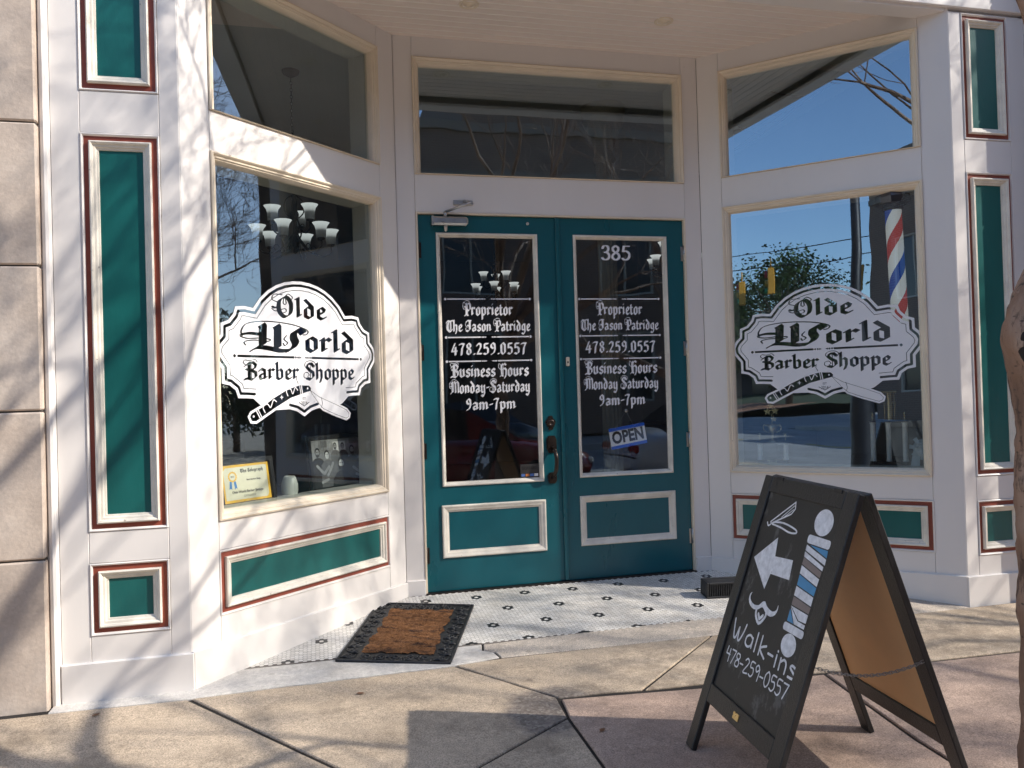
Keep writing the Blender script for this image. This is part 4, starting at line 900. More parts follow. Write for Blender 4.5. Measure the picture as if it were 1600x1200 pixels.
# ---------------------------------------------------------------- chandeliers
def chandelier(x, y, zc, label):
    t = thing('chandelier', label, 'chandelier', (x, y, zc), R(14), 'dark iron chandeliers with frosted shades')
    dz = 3.80-zc
    b = MB(); b.lathe([(.0, dz-.05), (.02, dz-.045), (.06, dz-.02), (.065, dz-.008), (.065, dz)], 24); b.build('ceiling_canopy', P('rust_iron', (.12, .06, .045), .5, .3, 20), t)
    b = MB(); n = int((dz-.05-.36)/.026)
    for i in range(n):
        z = .36+.026*(i+.5); a = 0 if i % 2 else math.pi/2
        b.tube([(.008*math.cos(q)*math.cos(a), .008*math.cos(q)*math.sin(a), z+.017*math.sin(q)) for q in [2*math.pi*e/8 for e in range(8)]], .0025, 4, closed=True)
    b.build('chain', BLACKM, t)
    b = MB(); b.lathe([(0, -.10), (.014, -.09), (.02, -.07), (.012, -.05), (.035, -.02), (.04, .0), (.025, .04), (.012, .07), (.012, .14), (.03, .17), (.034, .20), (.016, .24), (.010, .30), (.018, .33), (.006, .36)], 20)
    for k in range(4):
        a = k*math.pi/2; c, s_ = math.cos(a), math.sin(a); b.tube(smooth([(.01*c, .01*s_, .34), (.06*c, .06*s_, .30), (.07*c, .07*s_, .22), (.03*c, .03*s_, .17)], 4), .005, 6)
    b.build('stem', BLACKM, t)
    sh = MB(); sh.lathe([(.026, .0), (.034, .003), (.036, .025), (.038, .06), (.044, .085), (.058, .105), (.062, .110), (.058, .109), (.043, .090), (.036, .06), (.034, .025), (.024, .005)], 22)
    first = None
    for ring, (nn, rad, z, off) in enumerate(((6, .27, -.02, 0), (3, .16, .13, .5))):
        for k in range(nn):
            a = 2*math.pi*(k+off)/nn; c, s_ = math.cos(a), math.sin(a)
            b = MB(); b.tube(smooth([(.02*c, .02*s_, z+.06), (rad*.4*c, rad*.4*s_, z-.05), (rad*.75*c, rad*.75*s_, z-.085), (rad*c, rad*s_, z-.05), (rad*c, rad*s_, z)], 5), .0065, 6)
            b.tube([(rad*.5*c+.02*math.cos(q)*c, rad*.5*s_+.02*math.cos(q)*s_, z-.035+.02*math.sin(q)) for q in [2*math.pi*e/10 for e in range(10)]], .004, 5, closed=True)
            b.lathe([(.0, -.012), (.022, -.008), (.03, .0), (.03, .008), (.0, .010)], 14, 0, (rad*c, rad*s_, z)); b.build('arm', BLACKM, t)
            if first is None: o = first = sh.build('lamp_shade', SHADE, t)
            else: o = first.copy(); COL.objects.link(o); o.parent = t
            o.location = (rad*c, rad*s_, z+.008)
    return t
ch1 = chandelier(-1.70, 2.13, 2.53, 'dark iron chandelier with frosted shades behind the left display window')
for x, y, z, lb in ((.62, 5.66, 2.60, 'dark iron chandelier with frosted shades seen through the left door glass'), (2.30, 4.1, 2.70, 'dark iron chandelier half hidden at the upper right corner of the right door glass')):
    c = copy_tree(ch1); c.location = (x, y, z); c['label'] = lb
    k = 2.53-z
    for o in [q for q in bpy.data.objects if q.parent == c and q.name.startswith(('ceiling_canopy',))]: o.location.z = k

# ---------------------------------------------------------------- window display
def wp_(M, u, d, z): return M @ Vector((u, d, z))
def easel_M(M, u, d, z, tilt): return M @ Matrix.Translation((u, d, z)) @ Matrix.Rotation(R(-tilt), 4, 'X')
# award certificate
def flat_rect(mb, x0, x1, z0, z1, y, m): mb.add([(x0, y, z0), (x1, y, z0), (x1, y, z1), (x0, y, z1)], [(0, 1, 2, 3)], m)
aw = thing('award_certificate', 'framed gold and cream award certificate with rosette leaning in the left window', 'certificate', wp_(ML, .485, .20, .787), 0)
aw.matrix_world = easel_M(ML, .490, .16, .787, 9)
fb = MB(); fb.frame(-.185, .185, 0, .262, [(0, .022), (0, .0), (.004, -.004), (.026, -.004), (.030, .002), (.032, .008)]); fb.box(-.183, .183, .021, .025, .002, .26); fb.build('frame', P('black_frame', (.012, .012, .013), .35, .1, 5), aw)
pp = MB(); GOLDP, CREAMP = P('gold_print', (.85, .50, .04), .5, .2, 14), P('cream_print', (.72, .70, .52), .5, .06, 10)
flat_rect(pp, -.156, .156, .030, .232, .0075, 0); pp.flat([[(-.140, .046), (.128, .044), (.138, .060), (.140, .214), (.126, .218), (-.128, .216), (-.142, .2)]], lambda p: (p[0], .0070, p[1]), 1)
star = [((.030 if i % 2 else .026)*math.cos(math.pi*i/16)-.088, (.030 if i % 2 else .026)*math.sin(math.pi*i/16)+.168) for i in range(32)]
pp.flat([[(-.108, .145), (-.095, .148), (-.098, .100), (-.106, .108), (-.115, .102)], [(-.084, .148), (-.070, .145), (-.064, .102), (-.072, .108), (-.080, .100)]], lambda p: (p[0], .0066, p[1]), 2)
pp.flat([star], lambda p: (p[0], .0063, p[1]), 0); pp.flat([[(x-.088, y+.168) for x, y in disc(.019, 18)]], lambda p: (p[0], .0060, p[1]), 1)
for tx, sz, cx, cy, kk in (('BEST', .011, -.088, .168, 1), ('Best Barber Shop', .013, .045, .145, 1), ('Olde World Barber Shoppe', .0195, .0, .085, .92)):
    vs, fs = font_polys(tx, sz, .0002, cx, cy, kk); pp.add([(x, .0057, z) for x, z in vs], fs, 3)
pp.flat(bl_text('The', -.035, .005, .186, .013)+bl_text('T', .014, .026, .186, .013), lambda p: (p[0], .0057, p[1]), 3)
BL['f'] = BL['t']
pp.flat(bl_text('elegraph', .027, .115, .186, .013), lambda p: (p[0], .0057, p[1]), 3)
for z in (.058, .064): flat_rect(pp, -.03, .05, z, z+.0015, .0060, 3)
pp.build('certificate_print', [GOLDP, CREAMP, P('blue_ribbon', (.03, .22, .55), .5), VBLACK], aw)
# framed group photograph
ph = thing('framed_photograph', 'black framed grey group photograph standing in the left window', 'picture', (0, 0, 0)); ph.matrix_world = easel_M(ML, 1.262, .235, .787, 7)
fb = MB(); fb.frame(-.262, .262, 0, .345, [(0, .02), (0, .0), (.004, -.004), (.024, -.004), (.028, .004), (.030, .008)]); fb.box(-.26, .26, .019, .023, .002, .343); fb.build('frame', MATS['black_frame'], ph)
G = lambda v: P('print_grey_%d' % int(v*1000), (v, v*1.04, v*1.03), .35, .25, 30)
pp = MB(); mats = [G(.36), G(.62), G(.06), G(.035), G(.86), G(.27), G(.15)]
flat_rect(pp, -.233, .233, .029, .316, .0078, 5)
el = lambda cx, cy, rx, ry, n=16: [(cx+rx*math.cos(2*math.pi*i/n), cy+ry*math.sin(2*math.pi*i/n)) for i in range(n)]
for q in ((-.225, -.17, .20, .305, 0), (-.05, .055, .235, .300, 1), (.19, .228, .16, .30, 0), (-.15, -.10, .27, .31, 6), (.09, .17, .28, .312, 6)): flat_rect(pp, *q[:4], .0075, q[4])
lay_i = 0
for cx, cy, s_, body, tone, beard in ((.03, .268, .62, 2, 0, 0), (-.035, .272, .62, 6, 0, 1), (-.185, .240, .85, 3, 0, 1), (-.110, .222, .82, 6, 1, 0), (.105, .238, .90, 2, 0, 1), (.185, .226, .95, 3, 0, 1), (.0, .160, 1.15, 3, 1, 1)):
    y = .0072-lay_i*.0007; lay_i += 1
    pp.flat([[(cx-.075*s_, .03), (cx-.066*s_, cy-.075*s_), (cx-.035*s_, cy-.044*s_), (cx-.014*s_, cy-.036*s_), (cx+.014*s_, cy-.036*s_), (cx+.035*s_, cy-.044*s_), (cx+.066*s_, cy-.075*s_), (cx+.075*s_, .03)]], lambda p: (p[0], y, p[1]), body)
    pp.flat([el(cx, cy+.005*s_, .024*s_, .032*s_)], lambda p: (p[0], y-.0001, p[1]), 3); pp.flat([el(cx, cy-.003*s_, .019*s_, .026*s_)], lambda p: (p[0], y-.0002, p[1]), tone)
    if beard: pp.flat([[(cx+a*s_, cy+b_*s_) for a, b_ in ((-.019, -.006), (-.012, -.012), (.012, -.012), (.019, -.006), (.014, -.028), (0, -.036), (-.014, -.028))]], lambda p: (p[0], y-.0003, p[1]), 2)
    pp.flat([[(cx+a*s_, cy+b_*s_) for a, b_ in ((-.013, .004), (-.003, .003), (-.003, .007), (-.013, .008))], [(cx+a*s_, cy+b_*s_) for a, b_ in ((.003, .003), (.013, .004), (.013, .008), (.003, .007))]], lambda p: (p[0], y-.0004, p[1]), 2)
for pts_ in ([(-.20, .16), (-.15, .11), (-.105, .15)], [(-.12, .10), (-.085, .145), (-.07, .17)], [(.10, .13), (.145, .10), (.18, .15)], [(.20, .12), (.17, .07), (.12, .085)], [(-.17, .06), (-.12, .075)]): pp.flat(sweep(pts_, disc(.009)), lambda p: (p[0], .0016, p[1]), 0)
pp.build('photo_print', mats, ph)
b = MB(); b.lathe([(0, .0), (.036, .001), (.040, .01), (.047, .05), (.046, .085), (.036, .12), (.028, .132), (.024, .130), (.030, .115), (.036, .08), (0, .02)], 28)
o = b.build('vase', CERAM); o.matrix_world = Matrix.Translation(wp_(ML, .795, .20, .786)); tag(o, 'small pale ceramic vase between the certificate and the photograph', 'vase')
# trophies
def trophy(u, d, label, cols, h, cup):
    t = thing('trophy', label, 'trophy', (0, 0, 0)); t.matrix_world = MR @ Matrix.Translation((u, d, .786))
    b = MB(); b.box(-.115, .115, -.05, .05, 0, .012, 0, .003); b.box(-.10, .10, -.04, .04, .012, .05, 0, .004); b.build('base', P('trophy_base', (.03, .028, .03), .25, .2, 8), t)
    for x in cols:
        b = MB(); b.lathe([(.017, .05), (.019, .055), (.016, .062), (.016, h-.012), (.019, h-.006), (.019, h)], 18, 0, (x, 0, 0)); b.build('column', P('silver_foil', (.88, .88, .84), .35, .1, 30), t)
    b = MB(); b.box(min(cols)-.025, max(cols)+.025, -.03, .03, h, h+.012, 0, .003); b.build('top_plate', MATS['trophy_base'], t)
    b = MB()
    if cup:
        b.lathe([(.028, h+.012), (.026, h+.02), (.008, h+.03), (.007, h+.06), (.014, h+.07), (.030, h+.10), (.034, h+.135), (.030, h+.135), (.0, h+.10)], 20)
        for sg in (-1, 1): b.tube(smooth([(sg*.032, 0, h+.125), (sg*.058, 0, h+.13), (sg*.056, 0, h+.095), (sg*.024, 0, h+.078)], 4), .004, 6)
        def star5(cx, cz, r): b.prism([(cx+(r if i % 2 == 0 else r*.42)*math.sin(math.pi*i/5), cz+(r if i % 2 == 0 else r*.42)*math.cos(math.pi*i/5)) for i in range(10)], lambda p, q: (p[0], q, p[1]), -.004, .004)
        b.tube([(0, 0, h+.10), (0, 0, h+.22)], .004, 6)
        for cx, cz, r in ((.012, h+.172, .026), (-.028, h+.225, .030), (.022, h+.228, .030), (-.004, h+.262, .024)): star5(cx, cz, r)
        for x in cols: k = MB(); k.tube([(x, 0, h+.012), (x, 0, h+.05)], .004, 6); k.lathe([(.004, h+.05), (.012, h+.058), (.014, h+.075), (.0, h+.07)], 12, 0, (x, 0, 0)); k.build('finial', GOLD, t)
        vs, fs = font_polys('2nd', .045, .001, 0, .032); k = MB(); k.add([(x, -.0415, z) for x, z in vs], fs, 0); k.build('plate_lettering', GOLD, t)
    else:
        for x, y in ((-.03, -.02), (.03, -.02), (.03, .02), (-.03, .02)): b.tube([(x, y, h+.012), (x, y, h+.19)], .0035, 8)
        b.box(-.045, .045, -.032, .032, h+.19, h+.205, 0, .003); b.lathe([(.02, h+.012), (.02, h+.19)], 12)
        for x in cols:
            if abs(x) > .03: k = MB(); k.lathe([(.012, h+.012), (.006, h+.02), (.004, h+.04), (.009, h+.05), (.005, h+.065), (0, h+.07)], 10, 0, (x, 0, 0)); k.build('finial', GOLD, t)
    b.build('figure', GOLD, t); return t
trophy(LW-1.16, .24, 'short two column trophy with cup and stars behind the right window', (-.087, .087), .16, True)
trophy(LW-.412, .24, 'tall three column trophy at the right end of the right window', (-.105, -.012, .085), .305, False)
# ribbon rosette
t = thing('gift_bow', 'pale blue ribbon bow in the lower right corner of the right window', 'bow', (0, 0, 0)); t.matrix_world = MR @ Matrix.Translation((LW-.225, .17, .93)); b = MB()
BLUR = P('pale_blue_ribbon', (.45, .55, .62), .35, .12, 8)
for i in range(15):
    a = 2*math.pi*i/15+.1; l = .075 if i % 2 else .055; dx_, dz_ = math.cos(a), math.sin(a); w2 = .014
    pts = [(0, 0), (.5, .02), (1, .004)]
    vs = []
    for f_, o_ in pts: vs += [(dx_*l*f_-dz_*w2*(.3+f_*.7), -o_*1.5, dz_*l*f_+dx_*w2*(.3+f_*.7)), (dx_*l*f_+dz_*w2*(.3+f_*.7), -o_*1.5, dz_*l*f_-dx_*w2*(.3+f_*.7))]
    b.add(vs, [(0, 1, 3, 2), (2, 3, 5, 4)])
for sg in (-1, 1): b.add([(sg*.012, -.006, 0), (sg*.05, -.006, 0), (sg*.075, .002, -.14), (sg*.02, .0, -.14)], [(0, 1, 2, 3)])
b.build('ribbon', BLUR, t)
# barber pole on a bracket behind the right window's far edge
bp = thing('barber_pole', 'red white and blue striped barber pole behind the right display window', 'barber pole', (0, 0, 0)); bp.matrix_world = MR @ Matrix.Translation((LW-.325, .12, 1.72)) @ Matrix.Rotation(R(-1.5), 4, 'Y')
def pole_mat():
    m, t, bs = newmat('barber_stripes'); c = N(t, 'TexCoord'); sx = N(t, 'SeparateXYZ'); t.links.new(c.outputs['Object'], sx.inputs[0])
    at = N(t, 'Math', operation='ARCTAN2'); t.links.new(sx.outputs[1], at.inputs[0]); t.links.new(sx.outputs[0], at.inputs[1])
    m1 = N(t, 'Math', operation='MULTIPLY'); t.links.new(at.outputs[0], m1.inputs[0]); m1.inputs[1].default_value = -1/(2*math.pi)
    m2 = N(t, 'Math', operation='MULTIPLY_ADD'); t.links.new(sx.outputs[2], m2.inputs[0]); m2.inputs[1].default_value = 2.1; t.links.new(m1.outputs[0], m2.inputs[2])
    fr = N(t, 'Math', operation='FRACT'); t.links.new(m2.outputs[0], fr.inputs[0])
    r_ = t.nodes.new('ShaderNodeValToRGB'); cr = r_.color_ramp; cr.interpolation = 'CONSTANT'
    for _ in range(2): cr.elements.new(.5)
    for e, (p, col) in zip(cr.elements, ((0, (.88, .90, .88)), (.26, (.55, .06, .05)), (.5, (.88, .90, .88)), (.76, (.03, .09, .42)))): e.position = p; e.color = (*col, 1)
    t.links.new(fr.outputs[0], r_.inputs[0]); t.links.new(r_.outputs[0], bs.inputs['Base Color']); bs.inputs['Roughness'].default_value = .2; t.links.new(r_.outputs[0], bs.inputs['Emission Color']); bs.inputs['Emission Strength'].default_value = .16; return m  # faint glow in the stripe colours added to brighten the pole
b = MB(); b.lathe([(.050, .0), (.050, .72)], 32); b.build('striped_cylinder', pole_mat(), bp)
b = MB(); b.lathe([(.056, .72), (.062, .725), (.062, .74), (.10, .76), (.105, .80), (.09, .86), (.05, .90), (.03, .91), (.03, .93), (0, .94)], 8, sm=False); b.build('top_cap', P('gunmetal', (.10, .10, .11), .28, .3, 6, metal=.9), bp)
b = MB(); b.lathe([(0, -.10), (.03, -.09), (.05, -.06), (.06, -.03), (.062, -.012), (.055, .0)], 16, sm=False); b.tube([(0, .05, -.03), (0, .14, -.03)], .012, 8); b.tube([(0, .09, .78), (0, .14, .78)], .012, 8); b.box(-.03, .03, .14, .155, -.1, .85, 0, .003); b.build('bracket', MATS['gunmetal'], bp)
# OPEN sign
os_ = thing('open_sign', 'small tilted white and blue OPEN sign hung inside the right door glass', 'sign', (.4925, 1.13, 1.034)); os_.rotation_euler = (0, R(-8.3), 0)
b = MB(); b.box(-.132, .132, 0, .003, -.072, .072, 0, .001); b.add([(x, -.0008, z) for x, z in ((-.132, .050), (.132, .050), (.132, .072), (-.132, .072))], [(0, 1, 2, 3)], 1); b.add([(x, -.0008, z) for x, z in ((-.132, -.072), (.132, -.072), (.132, -.051), (-.132, -.051))], [(0, 1, 2, 3)], 1)
vs, fs = font_polys('OPEN', .112, .0045, 0, 0, .80); b.add([(x, -.0010, z) for x, z in vs], fs, 2)
b.build('board', [P('sign_white', (.88, .90, .90), .4), P('sign_blue', (.01, .14, .75), .4), VBLACK], os_)
b = MB()
for x in (-.085, .05): b.tube([(x, -.002, .068), (0.015, -.002, .172)], .0012, 4)
b.lathe([(0, .0), (.012, .0), (.014, .012), (0, .014)], 12, 0, M=Matrix.Translation((.015, -.014, .174)) @ Matrix.Rotation(R(-90), 4, 'X')); b.build('cord', STEEL, os_)

# ---------------------------------------------------------------- trees
def bare_tree(name, label, loc, seed, trunk_pts, trunk_r, limbs, depth, L0, bark, group=None, gravity=.0, knot=None, twig=.0035, kids=(2, 3)):
    rnd = random.Random(seed); t = thing(name, label, 'tree', loc, 0, group)
    tr = MB(); pts = smooth(trunk_pts, 8)
    if len(pts[0]) == 4: rr_l = [q[3] for q in pts]; pts = [q[:3] for q in pts]
    else: rr_l = [trunk_r*(1-.35*i/len(pts))*(1+.06*math.sin(i*1.7)) for i in range(len(pts))]
    rr_l[0] *= 1.35; rr_l[1] *= 1.12
    pts, rr_l = smooth([(*p, q_) for p, q_ in zip(pts, rr_l)], 3), None; rr_l = [q[3] for q in pts]; pts = [q[:3] for q in pts]; tr.tube(pts, rr_l, 40)
    from mathutils import noise as mn
    tr.v = [tuple(Vector(q)+Vector((mn.noise(Vector(q)*9+Vector((seed, 0, 0))), mn.noise(Vector(q)*9+Vector((0, seed, 5))), 0))*trunk_r*.16+Vector((mn.noise(Vector(q)*31), mn.noise(Vector(q)*31+Vector((7, 0, 0))), 0))*trunk_r*.07) for q in tr.v]
    cr = MB(); cnt = [0]
    def grow(p, d, r, L, dep):
        n = 4 if dep > 1 else 3; q = [p]; rs_ = [r]
        for i in range(n):
            d = (d+Vector((rnd.gauss(0, .16), rnd.gauss(0, .16), rnd.gauss(0.03, .12)-gravity))).normalized(); p = p+d*(L/n); q.append(p); rs_.append(max(twig*.6, r*(1-.42*(i+1)/n)))
        (tr if r > .02 else cr).tube(q, rs_, 9 if r > .03 else (6 if r > .01 else 4), cap=dep == 0); cnt[0] += 1
        if dep == 0: return
        for k in range(rnd.randint(*kids)):
            j = n if k < 2 else rnd.randint(2, n); ax = Vector((rnd.gauss(0, 1), rnd.gauss(0, 1), rnd.gauss(0, .6))).normalized()
            nd = (Matrix.Rotation(R(rnd.uniform(18, 48)), 3, ax) @ d).normalized(); nd.z = nd.z*.8+.12
            grow(q[j], nd.normalized(), max(twig, rs_[j]*rnd.uniform(.55, .8)), L*rnd.uniform(.66, .9), dep-1)
    for p, d, r, L in limbs: grow(Vector(p), Vector(d).normalized(), r, L, depth)
    if knot:
        for kp, kr in []:
            vs = []; prof = [(math.sin(a)*(1+.15*math.sin(3*a)), -math.cos(a)) for a in [math.pi*i/9 for i in range(10)]]
            tr.lathe([(r*kr[0], z*kr[1]) for r, z in prof], 14, 0, kp)
    tr.build('trunk', bark, t); cr.build('crown', bark, t)
    if name == 'street_tree' and loc == T1:
        h = MB(); h.lathe([(math.sin(math.pi*i/10), -math.cos(math.pi*i/10)) for i in range(11)], 16, M=Matrix.Translation((-.094, -.030, 1.485)) @ Matrix.Rotation(R(20), 4, 'Z') @ Matrix.Diagonal((.016, .026, .058, 1))); h.v = [tuple(Vector(q)+Vector((mn.noise(Vector(q)*40), mn.noise(Vector(q)*40+Vector((3, 0, 0))), 0))*.008) for q in h.v]; h.build('painted_bark_hollow', P('dark_bark_painted_shade', (.022, .016, .013), .9, .4, 40, .8, 60), t)  # solid lump of dark bark; the hollow's shade is put into its colour
    return t
# the street tree whose trunk stands at the right edge of the photograph
T1 = (.385, -2.25, -.045)
bare_tree('street_tree', 'bare street tree with smooth tan trunk at the right edge beside the chalkboard sign', T1, 11,
          [(-.040, .0, 0, .085), (-.030, .0, .5, .074), (-.012, .01, 1.0, .070), (-.004, .01, 1.30, .070), (-.022, .005, 1.44, .076), (-.036, .0, 1.52, .080), (-.004, .0, 1.60, .076), (.05, .0, 1.72, .066), (.08, -.01, 1.9, .066), (.12, -.03, 2.15, .062)], .078,
          [((.02, 0, 1.72), (.75, -.1, .9), .055, 1.25), ((.10, -.03, 2.1), (-.35, .30, 1), .058, 1.4), ((.12, -.03, 2.15), (.45, .35, 1), .055, 1.4), ((.06, 0, 1.9), (.2, -.7, 1), .05, 1.3), ((.08, 0, 1.85), (1, -.35, .55), .05, 1.5), ((.12, -.03, 2.1), (.8, .1, .9), .045, 1.5)], 6, 1.3, BARK)
bare_tree('street_tree', 'bare street tree further along the sidewalk to the right', (6.7, -3.7, -.06), 23, [(0, 0, 0), (.03, .02, .8), (-.02, .0, 1.5), (.05, .05, 2.0)], .10,
          [((.05, .05, 1.95), (-.55, .2, 1), .065, 1.6), ((.05, .05, 2.0), (.5, .3, 1), .065, 1.6), ((.0, .0, 1.8), (.1, -.6, 1), .055, 1.5), ((.03, .03, 1.9), (-.1, .7, 1), .055, 1.5)], 6, 1.5, BARK)
bare_tree('street_tree', 'bare many limbed street tree near the curb to the right of the photographer', (3.5, -4.25, -.085), 51, [(0, 0, 0), (.03, .02, .7), (-.02, .0, 1.3), (.05, .05, 1.7)], .12,
          [((.05, .05, 1.6), (-.6, .3, 1), .085, 1.6), ((.05, .05, 1.7), (.5, .35, 1), .085, 1.6), ((.0, .0, 1.5), (.2, -.6, 1), .07, 1.5), ((.03, .03, 1.6), (-.15, .8, .9), .08, 1.6), ((.03, .03, 1.6), (.9, -.1, .8), .07, 1.6), ((.0, .0, 1.5), (-.9, -.2, .7), .07, 1.5)], 5, 1.4, BARK, twig=.005)
bare_tree('street_tree', 'bare street tree farthest along the sidewalk to the right', (11.0, -3.2, -.06), 37, [(0, 0, 0), (.03, .02, .8), (-.02, .0, 1.6), (.05, .05, 2.3)], .11,
          [((.05, .05, 2.2), (-.5, .3, 1), .07, 1.9), ((.05, .05, 2.3), (.5, .3, 1), .07, 1.9), ((.0, .0, 2.0), (.1, -.6, 1), .06, 1.7)], 6, 1.7, BARK, kids=(3, 4))
def leaf_tree(label, loc, h, rad, seed, m, n=5200, ls=.22, name='leafy_tree', cat='tree'):
    rnd = random.Random(seed); t = thing(name, label, cat, loc); tr = MB()
    tr.tube([(0, 0, 0), (.1, 0, h*.3), (.0, .1, h*.6), (.1, 0, h*.85)], [h*.03, h*.024, h*.016, h*.006], 10)
    cl = MB(); blobs = []
    for i in range(26):
        a = rnd.uniform(0, 2*math.pi); zz = rnd.uniform(.28, 1); rr0 = rad*math.sin(math.pi*min(1, (zz-.12)/.95))*rnd.uniform(.3, 1); c = Vector((rr0*math.cos(a), rr0*math.sin(a), h*zz)); blobs.append((c, rad*rnd.uniform(.22, .42)))
        tr.tube([(0, 0, h*(.25+.4*rnd.random())), tuple(c*.6+Vector((0, 0, h*.2))), tuple(c)], [h*.010, h*.006, h*.002], 6)
    for i in range(n):
        c, r_ = rnd.choice(blobs); d = Vector((rnd.gauss(0, 1), rnd.gauss(0, 1), rnd.gauss(0, .8))).normalized(); p = c+d*r_*rnd.uniform(.4, 1.1); a = Vector((rnd.gauss(0, 1), rnd.gauss(0, 1), rnd.gauss(0, 1))).normalized(); bb_ = a.orthogonal().normalized(); s_ = ls*rnd.uniform(.5, 1.2)
        cl.add([tuple(p+a*s_), tuple(p+bb_*s_*.5), tuple(p-a*s_), tuple(p-bb_*s_*.5)], [(0, 1, 2, 3)])
    tr.build('trunk', BARKD, t); cl.build('crown', m, t); return t
leaf_tree('tall green leafy tree across the intersection, mirrored in the right window', (-46, -34, .4), 10.5, 4.2, 5, LEAF, 9000, .15)
leaf_tree('smaller green leafy tree across the intersection beside the tall one', (-56, -33, .4), 6.5, 4.5, 6, LEAF)
leaf_tree('broad green leafy tree by the intersection at the left end of the mirrored row', (-33, -24.5, .2), 7.5, 4.6, 15, LEAFD, 8500, .13)
leaf_tree('distant green tree behind the grass bank, second in the mirrored row', (-63, -44, .5), 11, 6.5, 16, LEAFD, 4200, .3)
leaf_tree('distant green tree behind the grass bank, last in the mirrored row', (-78, -47, .5), 12, 8, 17, LEAFD, 4200, .35)
leaf_tree('dark green bush on the sidewalk far right, mirrored in the left window', (16.5, -2.6, -.08), 3.6, 1.7, 7, LEAFD, 4200, .10, 'evergreen_bush', 'bush')

# ---------------------------------------------------------------- across the street (seen mirrored in the glass)
bb = thing('brick_building', 'brown brick building across the street mirrored in the doors', 'building', (-19, -18, 0))
wb = MB(); wins = []
zs = [0, 1.0, 3.2, 4.4, 6.6, 7.4, 9.4]; us = [0]
for i in range(12): us += [1.3+i*5.0, 3.1+i*5.0]
us += [62]
holes = []
for i in range(12):
    for a, c in ((1.0, 3.2), (4.4, 6.6)): holes.append((1.3+i*5.0, 3.1+i*5.0, a, c))
class Flip: pass
tmp = MB(); rect_fill(tmp, us, zs, holes, 0); wb.add([(x, 0, z) for x, y, z in tmp.v], [f[::-1] for f in tmp.f])
wb.box(0, 62, -12, -.25, 0, 9.2); wb.build('wall', BRICK, bb)
cp = MB(); cp.box(-.1, 62.1, -.3, .12, 9.4, 9.7, 0, .02); cp.box(0, 62, .0, .06, 8.0, 8.2, 0, .01); us_ = MB(); us_.box(22.0, 62, -12, -.02, 9.71, 13.0); us_.build('upper_storey', BRICK, bb); cp.build('cornice', P('brown_stone_trim', (.22, .17, .13), .8, .2, 3), bb)
for a, b_, c, e in holes:
    fm = MB(); fm.frame(a, b_, c, e, [(0, .02), (.06, .0), (.07, -.12)], 0); fm.box((a+b_)/2-.03, (a+b_)/2+.03, -.10, -.02, c+.07, e-.07); o = fm.build('window', P('tan_window_frame', (.42, .36, .28), .6, .1, 5), bb)
    gp = MB(); gp.add([(a+.06, -.09, c+.06), (b_-.06, -.09, c+.06), (b_-.06, -.09, e-.06), (a+.06, -.09, e-.06)], [(3, 2, 1, 0)]); gp.build('glass_pane', P('dark_far_glass', (.02, .022, .025), .08, .1, 1), o)
lbz = thing('low_building', 'low dark brown commercial building beyond the intersection, mirrored behind the right emblem', 'building', (-84, -52, .4)); q_ = MB(); q_.box(0, 44, 0, 14, 0, 6.5, 0, .05); q_.build('wall', brick_mat('dark_brown_brick', (.10, .06, .045), (.075, .045, .035), (.12, .10, .09)), lbz); q_ = MB(); q_.box(-.3, 44.3, -.3, 14.3, 6.51, 7.0, 0, .05); q_.build('roof', MATS['brown_stone_trim'], lbz)
for q in range(7): q_ = MB(); q_.box(3+q*6, 6+q*6, 14.002, 14.08, .2, 3.0, 0, .02); q_.build('window', MATS['dark_far_glass'], lbz)
